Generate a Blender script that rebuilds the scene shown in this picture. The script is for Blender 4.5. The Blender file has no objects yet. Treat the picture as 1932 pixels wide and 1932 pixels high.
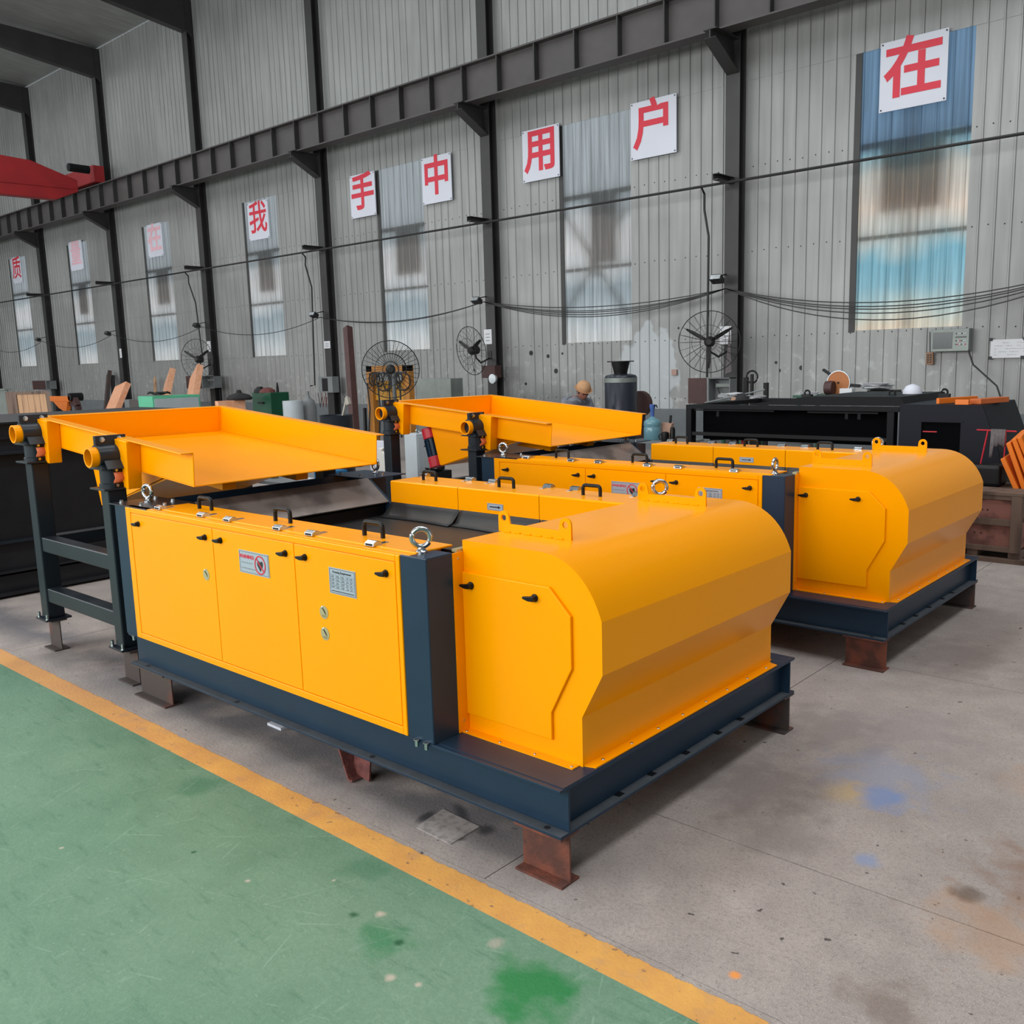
import bpy, bmesh, math, random
from mathutils import Vector, Matrix
random.seed(7)
C = bpy.context.scene.collection
sc = bpy.context.scene
PI = math.pi
# ------------------------------------------------------------------ camera
F, CX, CY = 1733.45, 1004.93, 966.9
RT = Vector((0.75394917, 0.65645185, -0.02513187))
UP = Vector((-0.0865674, 0.1372018, 0.98675314))
FW = Vector((-0.65120406, 0.74178611, -0.16027052))
EYE = Vector((1.72053559, -2.05466631, 1.65))
cd = bpy.data.cameras.new('camera'); cam = bpy.data.objects.new('camera', cd); C.objects.link(cam)
cd.sensor_width = 36; cd.lens = F / 1932 * 36
cd.shift_x = -(CX - 966) / 1932; cd.shift_y = (CY - 966) / 1932
cd.clip_end = 300
m = Matrix((RT, UP, -FW)).transposed().to_4x4(); m.translation = EYE
cam.matrix_world = m
sc.camera = cam
# ------------------------------------------------------------------ view
sc.view_settings.view_transform = 'Standard'; sc.view_settings.look = 'None'
sc.view_settings.exposure = -0.12; sc.view_settings.gamma = 1.0
sc.view_settings.use_curve_mapping = False
sc.cycles.max_bounces = 6; sc.cycles.diffuse_bounces = 4; sc.cycles.glossy_bounces = 3
sc.cycles.transparent_max_bounces = 8; sc.cycles.sample_clamp_indirect = 4
# ------------------------------------------------------------------ sky and lights
w = bpy.data.worlds.new('sky'); sc.world = w; w.use_nodes = True
bg = w.node_tree.nodes['Background']
bg.inputs[0].default_value = (0.86, 0.93, 1.0, 1); bg.inputs[1].default_value = 1.15
def area(name, loc, rot, sx, sy, power, col=(1, 1, 1)):
    l = bpy.data.lights.new(name, 'AREA'); l.shape = 'RECTANGLE'; l.size = sx; l.size_y = sy
    l.energy = power; l.color = col
    o = bpy.data.objects.new(name, l); C.objects.link(o); o.location = loc; o.rotation_euler = rot
    return o
# daylight through the window band and the open gate of the opposite long wall (faces +Y)
area('window_band_daylight', (-6.5, -8.3, 4.4), (math.radians(80), 0, 0), 22, 5.0, 1750, (1.0, 0.985, 0.96))
area('window_band_daylight_far', (-29, -8.3, 4.4), (math.radians(80), 0, 0), 18, 5.0, 1000, (1.0, 0.985, 0.96))  # added fill lamp that brightens the far left wall
# roof skylight strips
for i, (sx_, e) in enumerate([(-34, 620), (-24, 640), (-14, 560), (-5, 650), (3, 740)]):
    area('skylight_daylight', (sx_, 2.0, 12.0), (0, 0, 0), 2.2, 13, e, (0.97, 0.985, 1.0))

# added fill lamp before the closed right end wall (faces -X)
area('gate_daylight', (8.7, 3.0, 3.0), (0, math.radians(90), 0), 5.0, 10, 120, (1.0, 0.98, 0.95))

def at(u, v, X=None, Y=None, Z=None):
    """photograph pixel -> point of the place on the plane X=, Y= or Z="""
    r = RT * ((u - CX) / F) - UP * ((v - CY) / F) + FW
    if X is not None: t = (X - EYE.x) / r.x
    elif Y is not None: t = (Y - EYE.y) / r.y
    else: t = (Z - EYE.z) / r.z
    return EYE + r * t

# ------------------------------------------------------------------ materials
def s2l(c):
    return tuple((x / 255 / 12.92) if x / 255 <= .04045 else ((x / 255 + .055) / 1.055) ** 2.4 for x in c)
MC = {}
def nd(nt, t, **k):
    n = nt.nodes.new(t)
    for a, b in k.items(): setattr(n, a, b)
    return n
def mat(name, rgb, rough=.5, metal=0., var=.12, scale=4., bump=0., rgb2=None, cov=.5, spec=.5, bscale=None, stretch=None, coat=0., tint=None):
    if name in MC: return MC[name]
    m = bpy.data.materials.new(name); m.use_nodes = True; nt = m.node_tree; b = nt.nodes['Principled BSDF']
    b.inputs['Roughness'].default_value = rough; b.inputs['Metallic'].default_value = metal
    b.inputs['Specular IOR Level'].default_value = spec
    if tint: b.inputs['Specular Tint'].default_value = (*tint, 1)
    if coat: b.inputs['Coat Weight'].default_value = coat; b.inputs['Coat Roughness'].default_value = .12
    c = s2l(rgb)
    tc = nd(nt, 'ShaderNodeTexCoord'); mp = nd(nt, 'ShaderNodeMapping')
    nt.links.new(tc.outputs['Object'], mp.inputs[0])
    if stretch: mp.inputs['Scale'].default_value = stretch
    nz = nd(nt, 'ShaderNodeTexNoise'); nz.inputs['Scale'].default_value = scale; nz.inputs['Detail'].default_value = 6
    nt.links.new(mp.outputs[0], nz.inputs[0])
    rp = nd(nt, 'ShaderNodeValToRGB'); nt.links.new(nz.outputs[0], rp.inputs[0])
    if rgb2 is None:
        lo = tuple(x * (1 - var) for x in c); hi = tuple(min(1, x * (1 + var * .6)) for x in c)
        rp.color_ramp.elements[0].position = .3; rp.color_ramp.elements[1].position = .7
    else:
        lo, hi = s2l(rgb2), c
        rp.color_ramp.elements[0].position = max(0, cov - .08); rp.color_ramp.elements[1].position = min(1, cov + .08)
    rp.color_ramp.elements[0].color = (*lo, 1); rp.color_ramp.elements[1].color = (*hi, 1)
    nt.links.new(rp.outputs[0], b.inputs['Base Color'])
    if bump:
        n2 = nd(nt, 'ShaderNodeTexNoise'); n2.inputs['Scale'].default_value = bscale or scale * 8; n2.inputs['Detail'].default_value = 4
        nt.links.new(mp.outputs[0], n2.inputs[0])
        bp = nd(nt, 'ShaderNodeBump'); bp.inputs['Strength'].default_value = bump; bp.inputs['Distance'].default_value = .01
        nt.links.new(n2.outputs[0], bp.inputs['Height']); nt.links.new(bp.outputs[0], b.inputs['Normal'])
    MC[name] = m; return m

YEL = mat('yellow_enamel', (255, 161, 0), .24, var=.02, scale=2, bump=.01, bscale=120, spec=.28, tint=(1, .72, .25))
YEL2 = mat('orange_yellow_enamel', (254, 158, 0), .30, var=.04, scale=3, bump=.02, bscale=60, spec=.28, tint=(1, .72, .25))
NAVY = mat('slate_blue_steel', (28, 49, 69), .34, var=.10, scale=5, bump=.02, bscale=90, spec=.28)
DUSTY = mat('dusty_slate_steel', (70, 76, 82), .6, var=.2, scale=9, bump=.1)
DSTEEL = mat('charcoal_steel_paint', (30, 38, 46), .36, var=.15, scale=5, spec=.35)
BLACKP = mat('black_paint', (13, 14, 17), .45, spec=.3, var=.2, scale=4)
RUBBER = mat('belt_rubber', (37, 39, 40), .42, var=.18, scale=3, bump=.05, bscale=60)
BLKPL = mat('black_plastic', (10, 9, 10), .4, var=.1, scale=5, spec=.3)
CHROME = mat('zinc_plated_steel', (190, 196, 200), .22, 1., var=.08, scale=20)
STEELP = mat('mill_steel_plate', (128, 118, 112), .42, .3, scale=5, bump=.06, rgb2=(92, 84, 80), cov=.5)
RUST = mat('rusty_steel', (118, 66, 50), .75, .1, scale=9, rgb2=(84, 52, 44), cov=.5, bump=.3)
RUSTD = mat('dark_mill_scale_steel', (74, 66, 64), .55, .3, scale=5, rgb2=(112, 66, 52), cov=.38, bump=.15)
COLM = mat('dark_column_paint', (50, 50, 50), .5, var=.2, scale=2)
RAILM = mat('brown_grey_girder_paint', (74, 71, 71), .55, var=.15, scale=3)
REDP = mat('crane_red_paint', (150, 30, 34), .5, var=.15, scale=2)
REDM = mat('red_motor_paint', (190, 28, 48), .4, var=.08)
GREYP = mat('light_grey_cabinet_paint', (176, 186, 192), .45, var=.06)
GREYD = mat('mid_grey_paint', (118, 122, 124), .5, var=.12, bump=.05)
GREYC = mat('galvanised_grey_box', (128, 136, 132), .4, .3, var=.15, scale=5)
PLAST = mat('white_plastic', (212, 212, 208), .45, var=.04)
WHITE = mat('white_board', (206, 210, 222), .5, var=.04, scale=1.5)
PAPER = mat('paper', (214, 216, 220), .8, var=.05)
REDT = mat('red_lettering', (206, 40, 62), .5, var=.03)
PALET = mat('faded_pink_lettering', (226, 178, 190), .6, var=.1)
BLACKT = mat('black_print', (22, 24, 28), .5, var=.02)
LABEL = mat('silver_grey_label', (170, 182, 194), .35, .3, var=.03)
GOLDL = mat('pale_gold_label', (190, 180, 140), .35, .5, var=.05)
WOODD = mat('dark_weathered_wood', (104, 84, 72), .8, scale=7, rgb2=(74, 56, 48), cov=.45, bump=.3, stretch=(1, 1, .2))
WOODL = mat('bare_pine', (176, 138, 104), .7, scale=6, rgb2=(140, 104, 76), cov=.42, bump=.15, stretch=(1, 1, .15))
WOODR = mat('reddish_plywood', (140, 92, 82), .75, scale=8, rgb2=(104, 66, 58), cov=.45, bump=.2)
ORNG = mat('orange_paint', (232, 120, 30), .42, var=.08)
ORNGF = mat('orange_film_wrapped', (240, 182, 148), .28, scale=10, rgb2=(234, 166, 126), cov=.5, bump=.2, bscale=30)
TEAL = mat('pale_teal_paint', (96, 190, 150), .5, var=.08)
GREEN = mat('dark_green_paint', (10, 74, 50), .4, var=.15)
BLUEP = mat('blue_paint', (0, 100, 150), .45, var=.1)
CLOTH = mat('dark_cloth', (40, 40, 42), .9, var=.3, scale=10, bump=.3)
CLOTHG = mat('grey_cloth', (112, 106, 108), .95, var=.25, scale=30, bump=.4)
SHIRT = mat('grey_blue_shirt', (116, 120, 130), .85, var=.12, scale=12, bump=.2)
TROUS = mat('dark_trousers', (44, 48, 60), .9, var=.15, scale=10)
SKIN = mat('skin', (150, 96, 78), .55, var=.08, scale=20)
CAPM = mat('tan_cap_cloth', (184, 142, 104), .85, var=.12, scale=20, bump=.2)
KRAFT = mat('kraft_paper', (166, 132, 114), .8, var=.1, scale=12, bump=.2)
ORRUB = mat('orange_rubber', (222, 112, 66), .5, var=.12, scale=30)
PLINTH = mat('grey_painted_masonry', (104, 110, 114), .75, var=.15, scale=3, bump=.1)
BROWNB = mat('red_brown_box_paint', (70, 44, 42), .55, var=.2, scale=6)
HOSE = mat('brown_canvas_hose', (116, 66, 62), .8, scale=30, rgb2=(92, 50, 48), cov=.5, bump=.3)
DISCM = mat('cutting_disc', (176, 110, 62), .6, var=.1)
ASH = mat('earth_brown_cover', (140, 92, 66), .8, scale=6, rgb2=(116, 74, 54), cov=.5)
WIRE = mat('dark_wire', (26, 26, 28), .5, var=.05)
GRASSG = mat('green_plastic', (20, 120, 50), .4)

def translucent_panel(name, sat, toptint=(172, 192, 208)):
    m = bpy.data.materials.new(name); m.use_nodes = True; nt = m.node_tree; nt.nodes.clear(); L = nt.links.new
    out = nd(nt, 'ShaderNodeOutputMaterial'); tc = nd(nt, 'ShaderNodeTexCoord'); sp = nd(nt, 'ShaderNodeSeparateXYZ')
    L(tc.outputs['Object'], sp.inputs[0])
    nz = nd(nt, 'ShaderNodeTexNoise'); nz.inputs['Scale'].default_value = 1.3; nz.inputs['Detail'].default_value = 3
    L(tc.outputs['Object'], nz.inputs[0])
    a = nd(nt, 'ShaderNodeMath', operation='MULTIPLY_ADD'); L(nz.outputs[0], a.inputs[0]); a.inputs[1].default_value = .7; L(sp.outputs[2], a.inputs[2])
    mr = nd(nt, 'ShaderNodeMapRange'); L(a.outputs[0], mr.inputs[0]); mr.inputs[1].default_value = 2.35; mr.inputs[2].default_value = 6.5
    rp = nd(nt, 'ShaderNodeValToRGB'); L(mr.outputs[0], rp.inputs[0]); cr = rp.color_ramp  # bands put the blurred outdoor view showing through into the sheet colour
    stops = [(.0, (250, 240, 226)), (.07, (236, 240, 234)), (.16, (200, 226, 232)), (.25, (190, 222, 230)), (.33, (238, 240, 236)), (.45, (252, 242, 232)),
             (.56, (240, 238, 232)), (.63, (196, 220, 226)), (.67, toptint), (.8, toptint), (1, toptint)]
    while len(cr.elements) < len(stops): cr.elements.new(.5)
    for e, (p, c) in zip(cr.elements, stops):
        g = sum(c) / 3; c = tuple(g + (x - g) * sat for x in c)
        e.position = p; e.color = (*s2l(c), 1)
    # dirt streaks running down the sheet
    mp = nd(nt, 'ShaderNodeMapping'); mp.inputs['Scale'].default_value = (14, 1, .35); L(tc.outputs['Object'], mp.inputs[0])
    n2 = nd(nt, 'ShaderNodeTexNoise'); n2.inputs['Scale'].default_value = 2; n2.inputs['Detail'].default_value = 5; L(mp.outputs[0], n2.inputs[0])
    r2 = nd(nt, 'ShaderNodeMapRange'); L(n2.outputs[0], r2.inputs[0]); r2.inputs[1].default_value = .35; r2.inputs[2].default_value = .7; r2.inputs[3].default_value = .78; r2.inputs[4].default_value = 1
    mx = nd(nt, 'ShaderNodeMix', data_type='RGBA', blend_type='MULTIPLY'); mx.inputs[0].default_value = 1
    L(rp.outputs[0], mx.inputs[6]); L(r2.outputs[0], mx.inputs[7])
    tr = nd(nt, 'ShaderNodeBsdfTranslucent'); L(mx.outputs[2], tr.inputs[0])
    df = nd(nt, 'ShaderNodeBsdfPrincipled'); L(mx.outputs[2], df.inputs['Base Color']); df.inputs['Roughness'].default_value = .35
    tp = nd(nt, 'ShaderNodeBsdfTransparent'); L(mx.outputs[2], tp.inputs[0])
    m1 = nd(nt, 'ShaderNodeMixShader'); m1.inputs[0].default_value = .18; L(tr.outputs[0], m1.inputs[1]); L(df.outputs[0], m1.inputs[2])
    m2 = nd(nt, 'ShaderNodeMixShader'); m2.inputs[0].default_value = .28; L(m1.outputs[0], m2.inputs[1]); L(tp.outputs[0], m2.inputs[2])
    L(m2.outputs[0], out.inputs[0]); return m
WINM = [translucent_panel('tinted_fibreglass_sheet', 1.1), translucent_panel('aged_fibreglass_sheet', .22, (204, 218, 222))]

def siding_material():
    m = bpy.data.materials.new('galvanised_siding'); m.use_nodes = True; nt = m.node_tree; L = nt.links.new; b = nt.nodes['Principled BSDF']
    tc = nd(nt, 'ShaderNodeTexCoord')
    mp = nd(nt, 'ShaderNodeMapping'); mp.inputs['Scale'].default_value = (6, 1, .5); L(tc.outputs['Object'], mp.inputs[0])
    n1 = nd(nt, 'ShaderNodeTexNoise'); n1.inputs['Scale'].default_value = 1.2; n1.inputs['Detail'].default_value = 8; L(mp.outputs[0], n1.inputs[0])
    n2 = nd(nt, 'ShaderNodeTexNoise'); n2.inputs['Scale'].default_value = .45; n2.inputs['Detail'].default_value = 3; L(tc.outputs['Object'], n2.inputs[0])
    n3 = nd(nt, 'ShaderNodeTexNoise'); n3.inputs['Scale'].default_value = 7; n3.inputs['Detail'].default_value = 7; L(tc.outputs['Object'], n3.inputs[0])
    rp = nd(nt, 'ShaderNodeValToRGB'); L(n1.outputs[0], rp.inputs[0])
    rp.color_ramp.elements[0].position = .3; rp.color_ramp.elements[1].position = .7
    rp.color_ramp.elements[0].color = (*s2l((140, 142, 141)), 1); rp.color_ramp.elements[1].color = (*s2l((157, 159, 158)), 1)
    r2 = nd(nt, 'ShaderNodeMapRange'); L(n2.outputs[0], r2.inputs[0]); r2.inputs[1].default_value = .35; r2.inputs[2].default_value = .65; r2.inputs[3].default_value = .86; r2.inputs[4].default_value = 1.06
    mx = nd(nt, 'ShaderNodeMix', data_type='RGBA', blend_type='MULTIPLY'); mx.inputs[0].default_value = 1; L(rp.outputs[0], mx.inputs[6]); L(r2.outputs[0], mx.inputs[7])
    # scuffs, whitish, on the lower two metres
    sp = nd(nt, 'ShaderNodeSeparateXYZ'); L(tc.outputs['Object'], sp.inputs[0])
    lo = nd(nt, 'ShaderNodeMapRange'); L(sp.outputs[2], lo.inputs[0]); lo.inputs[1].default_value = 2.3; lo.inputs[2].default_value = 1.2; lo.inputs[3].default_value = 0; lo.inputs[4].default_value = 1
    r3 = nd(nt, 'ShaderNodeMapRange'); L(n3.outputs[0], r3.inputs[0]); r3.inputs[1].default_value = .58; r3.inputs[2].default_value = .68
    mu = nd(nt, 'ShaderNodeMath', operation='MULTIPLY'); L(lo.outputs[0], mu.inputs[0]); L(r3.outputs[0], mu.inputs[1])
    mu2 = nd(nt, 'ShaderNodeMath', operation='MULTIPLY'); L(mu.outputs[0], mu2.inputs[0]); mu2.inputs[1].default_value = .3
    m3 = nd(nt, 'ShaderNodeMix', data_type='RGBA'); L(mu2.outputs[0], m3.inputs[0]); L(mx.outputs[2], m3.inputs[6]); m3.inputs[7].default_value = (*s2l((206, 212, 210)), 1)
    q = nd(nt, 'ShaderNodeMapping'); q.vector_type = 'TEXTURE'; q.inputs['Location'].default_value = (-8.0, 12.4, 1.45); q.inputs['Scale'].default_value = (.62, 9, .82); L(tc.outputs['Object'], q.inputs[0])
    ln = nd(nt, 'ShaderNodeVectorMath', operation='LENGTH'); L(q.outputs[0], ln.inputs[0])
    nn = nd(nt, 'ShaderNodeTexNoise'); nn.inputs['Scale'].default_value = 2.4; L(tc.outputs['Object'], nn.inputs[0])
    ad = nd(nt, 'ShaderNodeMath', operation='ADD'); L(ln.outputs['Value'], ad.inputs[0]); L(nn.outputs[0], ad.inputs[1])
    rr_ = nd(nt, 'ShaderNodeMapRange'); L(ad.outputs[0], rr_.inputs[0]); rr_.inputs[1].default_value = 1.52; rr_.inputs[2].default_value = 1.46; rr_.inputs[3].default_value = 0; rr_.inputs[4].default_value = .6
    m4 = nd(nt, 'ShaderNodeMix', data_type='RGBA'); L(rr_.outputs[0], m4.inputs[0]); L(m3.outputs[2], m4.inputs[6]); m4.inputs[7].default_value = (*s2l((186, 194, 198)), 1)
    L(m4.outputs[2], b.inputs['Base Color'])
    b.inputs['Metallic'].default_value = .25; b.inputs['Roughness'].default_value = .48
    bp = nd(nt, 'ShaderNodeBump'); bp.inputs['Strength'].default_value = .12; bp.inputs['Distance'].default_value = .02
    L(n1.outputs[0], bp.inputs['Height']); L(bp.outputs[0], b.inputs['Normal'])
    return m
SIDING = siding_material()

def floor_material():
    m = bpy.data.materials.new('workshop_floor'); m.use_nodes = True; nt = m.node_tree; L = nt.links.new; b = nt.nodes['Principled BSDF']
    tc = nd(nt, 'ShaderNodeTexCoord'); P = tc.outputs['Object']; sp = nd(nt, 'ShaderNodeSeparateXYZ'); L(P, sp.inputs[0])
    def noise(s, d=6, r=.5, stretch=None, rot=0):
        n = nd(nt, 'ShaderNodeTexNoise'); n.inputs['Scale'].default_value = s; n.inputs['Detail'].default_value = d; n.inputs['Roughness'].default_value = r
        if stretch:
            q = nd(nt, 'ShaderNodeMapping'); q.inputs['Scale'].default_value = stretch; q.inputs['Rotation'].default_value = (0, 0, rot); L(P, q.inputs[0]); L(q.outputs[0], n.inputs[0])
        else: L(P, n.inputs[0])
        return n.outputs[0]
    def rng(v, a, b_, c=0., d=1.):
        n = nd(nt, 'ShaderNodeMapRange'); L(v, n.inputs[0]); n.inputs[1].default_value = a; n.inputs[2].default_value = b_; n.inputs[3].default_value = c; n.inputs[4].default_value = d; return n.outputs[0]
    def math_(op, a, b_):
        n = nd(nt, 'ShaderNodeMath', operation=op)
        for i, x in enumerate((a, b_)):
            if isinstance(x, (int, float)): n.inputs[i].default_value = x
            else: L(x, n.inputs[i])
        return n.outputs[0]
    def mix(f, a, b_, t='MIX'):
        n = nd(nt, 'ShaderNodeMix', data_type='RGBA', blend_type=t)
        if isinstance(f, (int, float)): n.inputs[0].default_value = f
        else: L(f, n.inputs[0])
        for i, x in ((6, a), (7, b_)):
            if isinstance(x, tuple): n.inputs[i].default_value = (*s2l(x), 1)
            else: L(x, n.inputs[i])
        return n.outputs[2]
    def blob(x, y, r, ns=9., amt=1.1, sx=1., sy=1., rot=0.):
        q = nd(nt, 'ShaderNodeMapping'); q.vector_type = 'TEXTURE'; q.inputs['Location'].default_value = (x, y, 0); q.inputs['Rotation'].default_value = (0, 0, rot); q.inputs['Scale'].default_value = (r * sx, r * sy, 1); L(P, q.inputs[0])
        l = nd(nt, 'ShaderNodeVectorMath', operation='LENGTH'); L(q.outputs[0], l.inputs[0])
        d = math_('ADD', l.outputs['Value'], math_('MULTIPLY', math_('SUBTRACT', noise(ns), .5), amt * 2))
        return rng(d, 1.0, .35)
    fine = noise(70, 8, .7); mid = noise(5, 8, .6); big = noise(.8, 5); grit = noise(260, 3, .6)
    # bare concrete
    con = mix(rng(mid, .3, .7), (144, 134, 129), (170, 160, 154))
    con = mix(rng(big, .35, .65, 0, .55), con, (134, 128, 126))
    con = mix(rng(fine, .50, .66, 0, .6), con, (116, 110, 107))
    con = mix(rng(noise(38, 6, .75), .60, .66, 0, .45), con, (98, 92, 90))
    con = mix(rng(noise(14, 7, .7), .56, .70, 0, .45), con, (128, 121, 118))
    con = mix(rng(grit, .54, .66, 0, .6), con, (204, 196, 190))
    con = mix(rng(noise(22, 2), .715, .74, 0, .85), con, (60, 56, 54))
    # oil-dark, gritty strip where the machines stand
    oil = math_('MULTIPLY', rng(math_('ABSOLUTE', math_('SUBTRACT', sp.outputs[1], .16), 0.), .26, .03), rng(noise(3, 5), .36, .56))
    oil = math_('MULTIPLY', oil, rng(sp.outputs[0], .3, -.5))
    con = mix(math_('MULTIPLY', oil, .7), con, (104, 104, 110))
    con = mix(math_('MULTIPLY', math_('MULTIPLY', oil, rng(grit, .45, .6)), .8), con, (70, 72, 78))
    for a in [(.47, 1.42, .30, (136, 142, 162), .6), (.44, 1.20, .12, (178, 154, 112), .7), (.56, 1.22, .12, (108, 132, 176), .75), (.66, .77, .06, (124, 142, 176), .7),
              (.15, 1.05, .30, (118, 110, 108), .55), (.35, .75, .22, (124, 116, 112), .45), (.12, 1.75, .30, (120, 112, 110), .5), (.25, 3.1, .4, (122, 114, 112), .4), (1.28, 1.0, .36, (130, 102, 86), .75), (1.10, .62, .22, (172, 138, 110), .55), (1.0, .78, .06, (92, 78, 68), .7),  # greys paint shade beside the machine ends into the floor; browns are stains
              (1.02, 1.75, .20, (170, 142, 118), .5), (1.22, 1.5, .12, (96, 78, 68), .6), (.98, .13, .13, (112, 98, 88), .6), (1.32, .95, .08, (86, 78, 74), .6),
              (.42, 1.95, .35, (138, 130, 132), .4), (-.32, 1.05, .4, (138, 130, 128), .5)]:
        con = mix(math_('MULTIPLY', blob(a[0], a[1], a[2]), a[4]), con, a[3])
    for (x, y, r) in [(1.06, 1.30, .022), (.62, -.02, .022)]:
        con = mix(math_('MULTIPLY', blob(x, y, r, 30, .25), .9), con, (232, 146, 60))
    for (x, y, sx, sy, ro) in [(-.62, .165, .10, .03, -.5), (-.455, .125, .045, .05, .3), (-.70, .06, .03, .07, .2), (-.50, .02, .05, .02, .4)]:
        con = mix(math_('MULTIPLY', blob(x, y, 1, 14, .3, sx, sy, ro), .9), con, (58, 58, 62))
    # painted walkway
    sc1 = noise(5.0, 9, .72, (1, 5, 1), .5); sc2 = noise(6, 9, .75, (7, 1, 1), .25); gf = noise(45, 7, .75)
    g = mix(rng(mid, .3, .7), (80, 122, 98), (102, 140, 116))
    g = mix(rng(big, .35, .62, 0, .6), g, (120, 150, 128))
    g = mix(rng(gf, .44, .60, 0, .42), g, (72, 116, 92))
    g = mix(rng(gf, .56, .68, 0, .5), g, (150, 174, 154))
    g = mix(rng(sc1, .55, .66, 0, .55), g, (60, 106, 82))
    g = mix(rng(sc2, .58, .68, 0, .45), g, (140, 168, 148))
    g = mix(rng(grit, .6, .75, 0, .35), g, (150, 176, 160))
    for a in [(.24, -.40, .16, (24, 120, 62), .9), (-.25, -.52, .10, (36, 116, 74), .7), (-1.62, -.33, .10, (52, 112, 84), .6), (-.6, -.31, .09, (52, 112, 84), .5), (.02, -.33, .03, (164, 160, 146), .7)]:
        g = mix(math_('MULTIPLY', blob(*a[:3]), a[4]), g, a[3])
    for (x, y, r) in [(-.352, -.445, .022), (-.84, -.6, .012), (-.1, -.62, .02), (-.02, -.59, .014), (-1.55, -.9, .012), (-.62, -.42, .01), (.2, -.75, .02)]:
        g = mix(math_('MULTIPLY', blob(x, y, r, 30, .5), .9), g, (178, 170, 156))
    for (x, y, r) in [(-.415, -.50, .02), (-.2, -.50, .022), (-1.15, -.62, .012)]:
        g = mix(math_('MULTIPLY', blob(x, y, r, 40, .6), .9), g, (16, 82, 52))
    def scratch(ang, sp_, seed, wd=.0004):
        q = nd(nt, 'ShaderNodeMapping'); q.inputs['Rotation'].default_value = (0, 0, ang); q.inputs['Location'].default_value = (seed, seed * .7, 0); L(P, q.inputs[0])
        wv = nd(nt, 'ShaderNodeTexWave'); wv.bands_direction = 'X'; wv.inputs['Scale'].default_value = sp_; wv.inputs['Distortion'].default_value = 1.5; wv.inputs['Detail'].default_value = 2; wv.inputs['Detail Scale'].default_value = .5; L(q.outputs[0], wv.inputs[0])
        return math_('MULTIPLY', rng(wv.outputs['Fac'], 1 - wd, 1), rng(noise(3.1 + seed, 4), .52, .60))
    for (an, sp_, sd_) in ((.35, .9, 1.3), (-.5, .7, 4.1), (1.2, .8, 7.7), (.9, .6, 2.2)): g = mix(math_('MULTIPLY', scratch(an, sp_, sd_), .28), g, (160, 186, 166))
    o = mix(rng(mid, .32, .68), (200, 144, 78), (218, 164, 84))
    o = mix(rng(noise(9, 5), .55, .72, 0, .55), o, (176, 138, 108))
    o = mix(rng(noise(28, 3), .66, .7, 0, .7), o, (120, 96, 80))
    o = mix(rng(sp.outputs[0], -1.6, -3.2, 0, .45), o, (190, 140, 104))
    edge = math_('ADD', sp.outputs[1], math_('MULTIPLY', math_('SUBTRACT', noise(11, 9, .75), .5), .045))
    f_or = rng(edge, -.126, -.1285); f_gr = rng(sp.outputs[1], -.239, -.242)
    col = mix(f_or, con, o); col = mix(f_gr, col, g)
    L(col, b.inputs['Base Color'])
    ro = rng(f_gr, 0, 1, .72, .5); L(math_('ADD', ro, rng(mid, .3, .7, -.06, .06)), b.inputs['Roughness'])
    b.inputs['Specular IOR Level'].default_value = .35
    h = math_('ADD', math_('MULTIPLY', fine, 1.0), math_('MULTIPLY', f_or, .35))
    h = math_('ADD', h, math_('MULTIPLY', mid, .5))
    bp = nd(nt, 'ShaderNodeBump'); bp.inputs['Strength'].default_value = .5; bp.inputs['Distance'].default_value = .005
    L(h, bp.inputs['Height']); L(bp.outputs[0], b.inputs['Normal'])
    return m
FLOORM = floor_material()
JOINT = mat('joint_dirt', (92, 84, 80), .9)

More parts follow.
